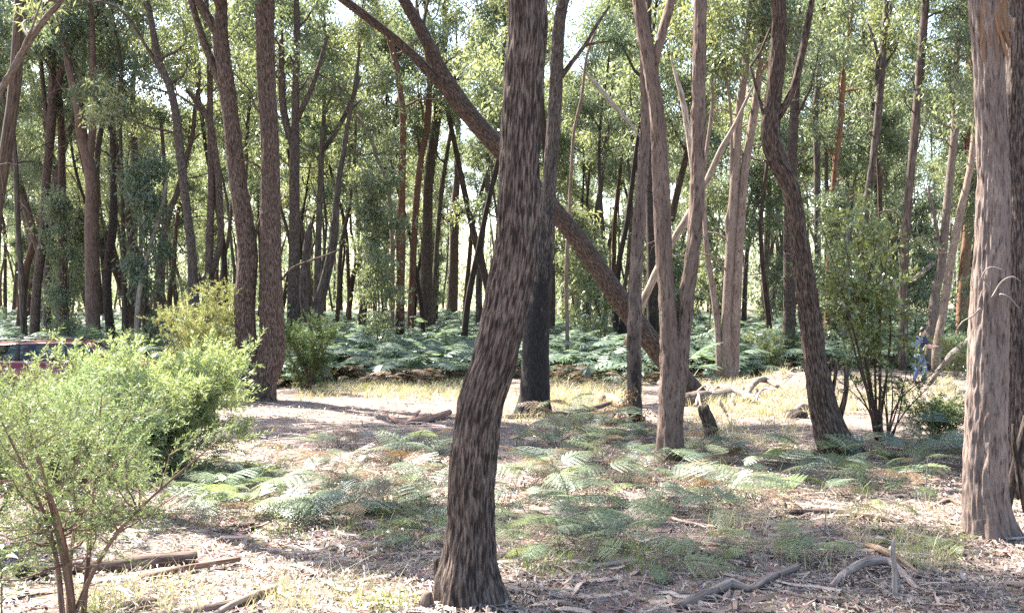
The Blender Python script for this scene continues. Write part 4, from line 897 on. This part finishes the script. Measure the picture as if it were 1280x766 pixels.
L_('long thin dark branch in the shade of the crooked gum', [(960, 648, 7), (1020, 645, 8, .02), (1085, 652, 8), (1130, 658, 5)], tint=(.4, .36, .34))
L_('bent stick behind the ferns on the dark litter', [(1165, 640, 5), (1186, 634, 6, .03), (1206, 640, 5)], tint=(.55, .5, .46))
for k, (px, py, h) in enumerate([(1157, 625, .42), (1030, 668, .2), (612, 715, .12), (952, 705, .2)]):
    x, y, z = gpt(px, py); b = Bag(); b.add(*tube(*resample(np.array([[0, 0, -.03], [.01, 0, h * .5], [.05 * h, 0, h]]), np.array([.007, .006, .003]), .04), 6, rough=.1, seed=k))
    o = link('dead_stalk', b.mesh('dead_stalk', M_DEAD, True)); o.location = (x, y, z); o.color = (1.2, 1.15, 1.1, 0); tag(o, 'thin bleached dead stalk sticking up from the litter', 'stalk', 'dead stalks on the litter')
# bark slab and stub beside the stringybark's foot
x, y, z = gpt(549, 744)
rngs = np.random.default_rng(3); b = Bag(); q, rr = resample(np.array([[0, 0, -.05], [-.012, 0, .1], [-.02, .01, .2], [-.015, .01, .245]]), np.array([.035, .032, .027, .012]), .02); b.add(*tube(q, rr, 14, rough=.25, seed=8, squash=.35))
o = link('bark_shard', b.mesh('bark_shard', M_STRINGY, True)); o.location = (x, y, z); o.color = (.7, .65, .62, 0); tag(o, 'dark upright shard of bark standing against the foot of the stringybark', 'bark')
x, y, z = gpt(533, 765)
b = Bag(); q, rr = resample(np.array([[0, 0, -.05], [.0, 0, .05], [.01, 0, .11]]), np.array([.05, .045, .028]), .015); b.add(*tube(q, rr, 14, rough=.3, seed=9)); o = link('wood_stub', b.mesh('wood_stub', M_DEAD, True)); o.location = (x, y, z); o.color = (.6, .5, .45, 0); tag(o, 'small rotten stub poking out of the litter before the stringybark', 'stump')
# charred stump and grey stump
def stump(label, px, py, wpx, hpx, tint, char, lean=.05, seed=1, name='tree_stump', dd=None):
    x, y, z = gpt(px, py); sc = y / FPX; h = hpx * sc; r = .5 * wpx * sc
    q, rr = resample(np.array([[0, 0, -.1], [lean * h * .4, 0, h * .4], [lean * h, 0, h * .9], [lean * h * 1.1, 0, h]]), np.array([r * 1.25, r, r * .9, r * .55]), .05)
    V, F, A, S = tube(q, rr, 18, rough=.2, fissure=.012, seed=seed)
    top = V[:, 2] > h * .8; V[top, 2] += .16 * h * fbm(V[top] * 9 + seed, 2)
    b = Bag(); b.add(V, F, A, S); o = link(name, b.mesh(name, M_STRINGY, True)); o.location = (x, y, z); o.color = (*tint, char); tag(o, label, 'stump')
stump('black burnt stump at the low end of the fallen tree', 784, 452, 34, 50, (.3, .28, .28), .3, .1, 2)
stump('grey green mossy stump leaning beside the twin gum', 893, 545, 17, 40, (.62, .6, .52), 0, -.35, 3)
stump('low dark stump among the litter near the crooked gum', 995, 522, 26, 10, (.4, .36, .34), 0, .1, 5)
free_log('black leaning branch propped at the foot of the dark rough trunk', [(1256, 652, 12), (1264, 610, 12), (1272, 570, 11), (1284, 520, 9)], 8.9, M_STRINGY, (.35, .32, .32), 'charred_branch', 'branch', rough=.2)
free_log('thin black branch crossing the leaning one by the dark rough trunk', [(1282, 640, 7), (1274, 600, 7), (1268, 560, 6), (1266, 530, 4)], 8.7, M_STRINGY, (.4, .36, .35), 'charred_branch', 'branch', rough=.2)
# roots on the mound
def root_piece(label, pts, tint, cat='root'):
    return free_log(label, pts, None, M_DEAD, tint, 'fallen_root', cat, None, 9, True, 0, .2)
root_piece('arched weathered root curling out of the mound', [(930, 503, 8), (938, 498, 8, .22), (948, 493, 8, .34), (960, 492, 7, .32), (972, 495, 5, .22)], (.75, .68, .6))
root_piece('long grey root lying down the slope of the mound', [(905, 492, 8, .15), (930, 500, 9, .1), (955, 508, 8, .02), (968, 512, 5)], (.6, .55, .5))
root_piece('thick dark butt log buried in the mound beside the twin gum', [(858, 510, 20), (875, 506, 19, .02), (892, 502, 16, .05), (912, 497, 12, .08)], (.5, .44, .4), 'log')
root_piece('short hooked root on the bare soil past the mound', [(990, 522, 6), (1000, 518, 9, .1), (1012, 516, 8, .05)], (.75, .7, .65))
for k, (px, py) in enumerate([(880, 505), (895, 500), (915, 508), (925, 498), (900, 512), (940, 508), (870, 512), (950, 500), (885, 495)]):
    r_ = np.random.default_rng(500 + k); a = r_.normal() * 22
    root_piece('thin dry twig tangled on the root mound', [(px, py, 3, .05), (px + a * .5, py - 4, 3, .3 * r_.random() + .1), (px + a, py + r_.normal() * 4, 2, .35 * r_.random())], (1.1, 1.05, 1.0), 'twig')['group'] = 'twigs on the root mound'

# dead leafy branch hung against the slim trunk
x, y, z = gpt(785, 528)
root = empty('dead_leafy_branch', (x, y - .25, z)); tag(root, 'broken branch of dead brown leaves propped against the slim trunk', 'branch')
b = Bag(); bp = np.array([[-.45, 0, .02], [-.2, 0, .28], [0, .02, .55], [.12, .02, .8]]); b.add(*tube(*resample(bp, np.array([.012, .011, .008, .004]), .06), 6)); o = link('branch', b.mesh('branch', M_STICK, True), root); o.color = (.6, .45, .35, 0)
rng = np.random.default_rng(90); C = np.array([[-.42, 0, .14], [-.34, 0, .25], [-.2, 0, .2], [-.22, 0, .35], [-.06, 0, .35], [0, 0, .5], [.05, 0, .62], [-.5, 0, .22], [.12, 0, .1], [.22, 0, .12], [.3, 0, .2], [-.1, 0, .1], [-.3, 0, .08]])
V, F = cluster_leaves(C, .17, 42, .085, .028, rng, 1.0, .9); link('foliage', mesh_np('foliage', V, [F], M_DEADLEAF), root)

# ------------------------------------------------------------------ the red car behind the wattle
M_RED = plain_mat('red_paint', (.14, .010, .018), .28, 0.0, .5, .7, .06)
M_GLASS = plain_mat('dark_glass', (.02, .025, .025), .06, 0, .6, 0, .0)
M_TRIM = plain_mat('black_trim', (.018, .018, .018), .5, 0, .4, 0, .1)
M_TYRE = plain_mat('tyre_rubber', (.02, .02, .02), .85, 0, .2, 0, .15)
M_RIM = plain_mat('wheel_metal', (.45, .45, .46), .35, .9, .5, 0, .05)
M_TAIL = plain_mat('tail_lens', (.45, .01, .01), .15, 0, .6, .3, .0)
M_HEAD = plain_mat('head_lens', (.75, .76, .78), .1, 0, .7, .3, .0)
M_SEAT = plain_mat('seat_cloth', (.06, .06, .065), .9, 0, .2, 0, .2)
M_REDCLOTH = plain_mat('red_cloth', (.42, .015, .02), .85, 0, .2, 0, .15)
def poly_obj(name, V, F, mat, parent, smooth=False):
    return link(name, mesh_np(name, np.array(V, float), [np.array([f for f in F if len(f) == k]) for k in (3, 4) if any(len(f) == k for f in F)], mat, smooth=smooth), parent)
def box(name, c, s, mat, parent, bev=.15):
    """box with chamfered vertical and horizontal edges"""
    c = np.array(c); s = np.array(s) * .5; k = min(s) * bev * 2
    V = []; 
    for sx in (-1, 1):
        for sy in (-1, 1):
            for sz in (-1, 1):
                for ax in range(3):
                    v = np.array([sx, sy, sz]) * s; 
                    for q in range(3):
                        if q != ax: v[q] -= np.array([sx, sy, sz])[q] * k
                    V.append(c + v)
    import bmesh
    bm = bmesh.new(); [bm.verts.new(v) for v in V]; bmesh.ops.convex_hull(bm, input=bm.verts); me = bpy.data.meshes.new(name); bm.to_mesh(me); bm.free(); me.materials.append(mat)
    return link(name, me, parent)
def build_car():
    x0, d, zz = -11.6, 25.3, None
    cx_ = x0; z = g1(cx_, d); car = empty('parked_car', (cx_, d, z)); car.rotation_euler = (0, 0, math.radians(14))
    tag(car, 'dark red estate car with black roof rails parked behind the wattle bushes', 'car')
    hw = .87
    # lower body: stations along x (rear at -x), each a half section from sill to belt line
    st = [(-2.18, .50, .92, .74), (-2.12, .30, .97, .82), (-1.6, .22, .99, .87), (-.6, .20, .97, .88), (.6, .20, .95, .88), (1.0, .20, .94, .87), (1.75, .24, .87, .85), (2.1, .32, .76, .78), (2.2, .45, .66, .68)]
    V, F = [], []; nsec = 10
    for (xx, zb, zt, w) in st:
        sec = [(-w * .9, zb), (-w, zb + .12), (-w * 1.02, .5 * (zb + zt)), (-w, zt - .08), (-w * .93, zt), (w * .93, zt), (w, zt - .08), (w * 1.02, .5 * (zb + zt)), (w, zb + .12), (w * .9, zb)]
        V += [(xx, a, b_) for a, b_ in sec]
    for i in range(len(st) - 1):
        for j in range(nsec): F.append((i * nsec + j, i * nsec + (j + 1) % nsec, (i + 1) * nsec + (j + 1) % nsec, (i + 1) * nsec + j))
    for e in (0, (len(st) - 1) * nsec): F += [(e + 0, e + 1, e + 8, e + 9), (e + 1, e + 2, e + 7, e + 8), (e + 2, e + 3, e + 6, e + 7), (e + 3, e + 4, e + 5, e + 6)]
    body = poly_obj('body', V, F, M_RED, car, True)
    # roof panel, gently crowned, with a lip over the tailgate
    V, F = [], []; xs = np.linspace(-1.98, .55, 10); yy = np.linspace(-.62, .62, 9)
    for xx in xs:
        for y_ in yy: V.append((xx, y_ * (1 - .03 * abs(xx)), 1.455 - .055 * (y_ / .62) ** 2 - .028 * ((xx + .5) / 1.1) ** 2))
    n0 = len(V); V += [(a, b_, c - .045) for a, b_, c in V]
    for i in range(9):
        for j in range(8):
            q = i * 9 + j; F += [(q, q + 9, q + 10, q + 1), (n0 + q + 1, n0 + q + 10, n0 + q + 9, n0 + q)]
    for i in range(9): F += [(i * 9, n0 + i * 9, n0 + i * 9 + 9, i * 9 + 9), (i * 9 + 8, i * 9 + 17, n0 + i * 9 + 17, n0 + i * 9 + 8)]
    for j in range(8): F += [(j, j + 1, n0 + j + 1, n0 + j), (81 + j + 1, 81 + j, n0 + 81 + j, n0 + 81 + j + 1)]
    roof = poly_obj('roof', V, F, M_RED, car, True)
    box('roof_spoiler', (-2.06, 0, 1.40), (.22, 1.16, .035), M_RED, car, .3)
    for s in (-1, 1):
        b = Bag(); b.add(*tube(*resample(np.array([[-1.75, s * .56, 1.42], [-1.62, s * .56, 1.50], [-.6, s * .555, 1.525], [.3, s * .55, 1.49], [.42, s * .55, 1.43]]), np.array([.016] * 5), .08), 8)); rl = link('roof_rail', b.mesh('roof_rail', M_TRIM, True), car)
        # pillars: a at the windscreen, b, c between the doors, d at the tailgate
        for nm, (xa, xb, w) in (('windscreen_pillar', (.98, .50, .05)), ('door_pillar', (-.25, -.27, .05)), ('door_pillar', (-1.12, -1.16, .05)), ('tailgate_pillar', (-2.08, -1.92, .085))):
            P = [(xa - w, s * .84, .93), (xa + w, s * .84, .93), (xb + w, s * .61, 1.41), (xb - w, s * .61, 1.41)]
            Q = [(a, b_ - s * .05, c) for a, b_, c in P]
            poly_obj(nm, P + Q, [(0, 1, 2, 3), (7, 6, 5, 4), (0, 4, 5, 1), (1, 5, 6, 2), (2, 6, 7, 3), (3, 7, 4, 0)], M_TRIM if nm == 'door_pillar' else M_RED, car)
        for nm, a0, a1, b0, b1 in (('front_side_window', -.20, .93, -.22, .45), ('rear_side_window', -1.07, -.30, -1.11, -.32), ('quarter_window', -1.99, -1.17, -1.84, -1.21)):
            poly_obj(nm, [(a0, s * .815, .94), (a1, s * .815, .94), (b1, s * .60, 1.40), (b0, s * .60, 1.40)], [(0, 1, 2, 3)], M_GLASS2, car)
        tl = box('tail_light', (-2.10, s * .74, .84), (.14, .16, .26), M_TAIL, car, .2)
        box('headlight', (2.10, s * .58, .66), (.2, .34, .13), M_HEAD, car, .25)
        box('door_mirror', (.82, s * .96, .98), (.10, .2, .13), M_RED, car, .3)
        for xx in (-.05, -.95): box('door_handle', (xx, s * .895, .80), (.2, .03, .035), M_RED, car, .3)
    poly_obj('rear_window', [(-2.09, -.74, .95), (-2.09, .74, .95), (-1.965, .58, 1.385), (-1.965, -.58, 1.385)], [(0, 1, 2, 3)], M_GLASS2, car)
    poly_obj('windscreen', [(1.02, -.76, .93), (1.02, .76, .93), (.50, .58, 1.40), (.50, -.58, 1.40)], [(0, 1, 2, 3)], M_GLASS2, car)
    for xx in (-1.0, .25):
        for s in (-.38, .38):
            box('seat', (xx, s, .78), (.16, .46, .72), M_SEAT, car, .25); box('headrest', (xx - .02, s, 1.22), (.1, .26, .17), M_REDCLOTH if (xx < 0 and s < 0) else M_SEAT, car, .3)
    box('rear_bumper', (-2.17, 0, .44), (.14, 1.6, .22), M_TRIM, car, .3); box('front_bumper', (2.17, 0, .42), (.14, 1.5, .24), M_TRIM, car, .3)
    for xx in (-1.32, 1.36):
        for s in (-1, 1):
            w = empty('wheel', (xx, s * .80, .31)); w.parent = car
            th = np.linspace(0, 6.2832, 29)[:-1]; prof = [(.19, -.09), (.28, -.10), (.31, -.075), (.31, .075), (.28, .10), (.19, .09)]
            V = [(r * math.cos(t), h, r * math.sin(t)) for t in th for r, h in prof]; F = [(i * 6 + j, i * 6 + j + 1, ((i + 1) % 28) * 6 + j + 1, ((i + 1) % 28) * 6 + j) for i in range(28) for j in range(5)]
            poly_obj('tyre', V, F, M_TYRE, w, True)
            V = [(0, s * .05, 0)]; F = []
            for i, t in enumerate(th): V += [(.195 * math.cos(t), s * .085, .195 * math.sin(t)), (.07 * math.cos(t), s * (.07 if i % 4 < 2 else .03), .07 * math.sin(t))]
            for i in range(28):
                a, b_, c, e = 1 + 2 * i, 2 + 2 * i, 1 + 2 * ((i + 1) % 28), 2 + 2 * ((i + 1) % 28); F += [(a, c, e, b_), (0, b_, e)]
            poly_obj('rim', V, F, M_RIM, w)
def glass_mat():
    m, nt, out = new_mat('car_glass'); g = N(nt, 'ShaderNodeBsdfGlossy', Roughness=.03); t = N(nt, 'ShaderNodeBsdfTransparent'); t.inputs[0].default_value = (.55, .6, .58, 1)
    f = N(nt, 'ShaderNodeFresnel', IOR=1.5); mx = N(nt, 'ShaderNodeMixShader'); nt.links.new(math_(nt, 'MULTIPLY', f.outputs[0], 1.6, True), mx.inputs[0]); nt.links.new(t.outputs[0], mx.inputs[1]); nt.links.new(g.outputs[0], mx.inputs[2]); nt.links.new(mx.outputs[0], out.inputs[0]); return m
M_GLASS2 = glass_mat()
build_car()

# ------------------------------------------------------------------ the man in jeans
M_SKIN = plain_mat('skin', (.50, .31, .23), .55, 0, .4, 0, .06)
M_SHIRT = plain_mat('navy_shirt', (.035, .05, .095), .9, 0, .2, 0, .2, 14)
M_JEANS = plain_mat('blue_jeans', (.16, .21, .31), .9, 0, .2, 0, .15, 5)
M_HAIR = plain_mat('dark_hair', (.018, .015, .014), .6, 0, .4, 0, .3, 40)
M_SHOE = plain_mat('brown_shoes', (.10, .075, .055), .7, 0, .3, 0, .2)
M_BELT = plain_mat('belt', (.03, .022, .018), .5, 0, .4, 0, .1)
def skin_obj(name, V, E, R, mat, parent, root_i=0, sub=2):
    me = bpy.data.meshes.new(name); me.from_pydata([tuple(v) for v in V], E, []); o = link(name, me)
    md = o.modifiers.new('s', 'SKIN'); md.use_smooth_shade = True
    for i, r in enumerate(R):
        r = r if isinstance(r, tuple) else (r, r); me.skin_vertices[0].data[i].radius = r
        me.skin_vertices[0].data[i].use_root = (i == root_i)
    o.modifiers.new('u', 'SUBSURF').levels = sub
    bpy.context.view_layer.update()
    ev = o.evaluated_get(bpy.context.evaluated_depsgraph_get()); m2 = bpy.data.meshes.new_from_object(ev); m2.materials.clear(); m2.materials.append(mat)
    o.modifiers.clear(); o.data = m2; o.parent = parent; bpy.data.meshes.remove(me); return o
def build_man():
    x, d, z = gpt(1149, 480); man = empty('person', (x, d, z)); man.rotation_euler = (0, 0, math.radians(12))
    tag(man, 'person in navy shirt and blue jeans reaching both hands forward beyond the sapling', 'person')
    # x is forward, y to his left
    hip, chest, neck, head = (0, 0, .93), (.03, 0, 1.24), (.06, 0, 1.46), (.12, 0, 1.585)
    J = {}
    for s, k in ((1, 'l'), (-1, 'r')):
        J['hip' + k] = (0, s * .095, .88); J['knee' + k] = (.07 - .05 * s, s * .11, .48); J['ank' + k] = (-.01 - .10 * s, s * .115, .085); J['toe' + k] = (.15 - .10 * s, s * .135, .035)
        J['sh' + k] = (.05, s * .185, 1.40); J['el' + k] = (.17, s * .245, 1.13); J['wr' + k] = (.41, s * .17, 1.155); J['pa' + k] = (.48, s * .15, 1.165)
    names = ['hip', 'chest', 'neck', 'head', 'crown'] ; V = [hip, chest, neck, head, (.125, 0, 1.70)]; R = [(.10, .075), (.10, .075), .05, (.078, .092), (.06, .072)]; E = [(0, 1), (1, 2), (2, 3), (3, 4)]
    idx = {}
    def addv(k, r, p): idx[k] = len(V); V.append(J[k]); R.append(r); E.append((p, idx[k]))
    for k in 'lr':
        addv('hip' + k, .055, 0); addv('knee' + k, .042, idx['hip' + k]); addv('ank' + k, .033, idx['knee' + k]); addv('toe' + k, (.035, .03), idx['ank' + k])
        addv('sh' + k, .05, 1); addv('el' + k, .044, idx['sh' + k]); addv('wr' + k, .030, idx['el' + k]); addv('pa' + k, (.042, .02), idx['wr' + k])
        w = np.array(J['pa' + k]); s = 1 if k == 'l' else -1
        for q in range(4):
            a = w + np.array([.035, (q - 1.5) * .02, 0.0]); c = a + np.array([.036 - .004 * abs(q - 1.5), 0, -.008]); e = c + np.array([.024, 0, -.018])
            i0 = len(V); V.extend([tuple(a), tuple(c), tuple(e)]); R.extend([.009, .0085, .007]); E.extend([(idx['pa' + k], i0), (i0, i0 + 1), (i0 + 1, i0 + 2)])
        a = w + np.array([-.01, -s * .04, -.005]); c = a + np.array([.035, -s * .018, -.01]); i0 = len(V); V.extend([tuple(a), tuple(c)]); R.extend([.011, .008]); E.extend([(idx['pa' + k], i0), (i0, i0 + 1)])
    # nose and ears
    i0 = len(V); V.extend([(.215, 0, 1.60), (.235, 0, 1.585)]); R.extend([.016, .013]); E.extend([(3, i0), (i0, i0 + 1)])
    skin_obj('body', V, E, R, M_SKIN, man)
    skin_obj('shirt', [(0, 0, .90), (.015, 0, 1.08), chest, (.05, 0, 1.40), (.06, 0, 1.445), (.055, .10, 1.405), J['shl'], tuple(np.array(J['shl']) * .3 + np.array(J['ell']) * .7), (.055, -.10, 1.405), J['shr'], tuple(np.array(J['shr']) * .3 + np.array(J['elr']) * .7)],
             [(0, 1), (1, 2), (2, 3), (3, 4), (3, 5), (5, 6), (6, 7), (3, 8), (8, 9), (9, 10)], [(.165, .125), (.160, .125), (.175, .135), (.13, .10), .072, (.10, .09), .088, .072, (.10, .09), .088, .072], M_SHIRT, man)
    V = [(0, 0, .96), (0, 0, .88)]; R = [(.155, .12), (.16, .13)]; E = [(0, 1)]
    for k in 'lr':
        i0 = len(V); h, kn, an = J['hip' + k], J['knee' + k], J['ank' + k]
        V.extend([(h[0], h[1], .80), tuple(np.array(h) * .5 + np.array(kn) * .5), kn, tuple(np.array(kn) * .5 + np.array(an) * .5), (an[0], an[1], an[2] + .0)]); R.extend([.105, .09, .075, .068, .06]); E.extend([(1, i0), (i0, i0 + 1), (i0 + 1, i0 + 2), (i0 + 2, i0 + 3), (i0 + 3, i0 + 4)])
        a, t = np.array(an), np.array(J['toe' + k])
        skin_obj('shoe', [tuple(a + np.array([-.05, 0, -.03])), tuple(a + np.array([.02, 0, -.03])), tuple(t)], [(0, 1), (1, 2)], [.048, .055, (.045, .036)], M_SHOE, man)
    skin_obj('jeans', V, E, R, M_JEANS, man)
    skin_obj('hair', [(.06, 0, 1.57), (.085, 0, 1.66), (.125, 0, 1.715), (.185, 0, 1.70)], [(0, 1), (1, 2), (2, 3)], [(.06, .06), (.09, .075), (.086, .07), (.05, .05)], M_HAIR, man)
    b = Bag(); th = np.linspace(0, 6.2832, 25)[:-1]; Vb = np.array([(.168 * 0 + .135 * math.cos(t), .172 * math.sin(t), zz) for zz in (.935, .975) for t in th]); Fb = np.array([[i, (i + 1) % 24, 24 + (i + 1) % 24, 24 + i] for i in range(24)])
    link('belt', mesh_np('belt', Vb, [Fb], M_BELT, smooth=True), man)
build_man()
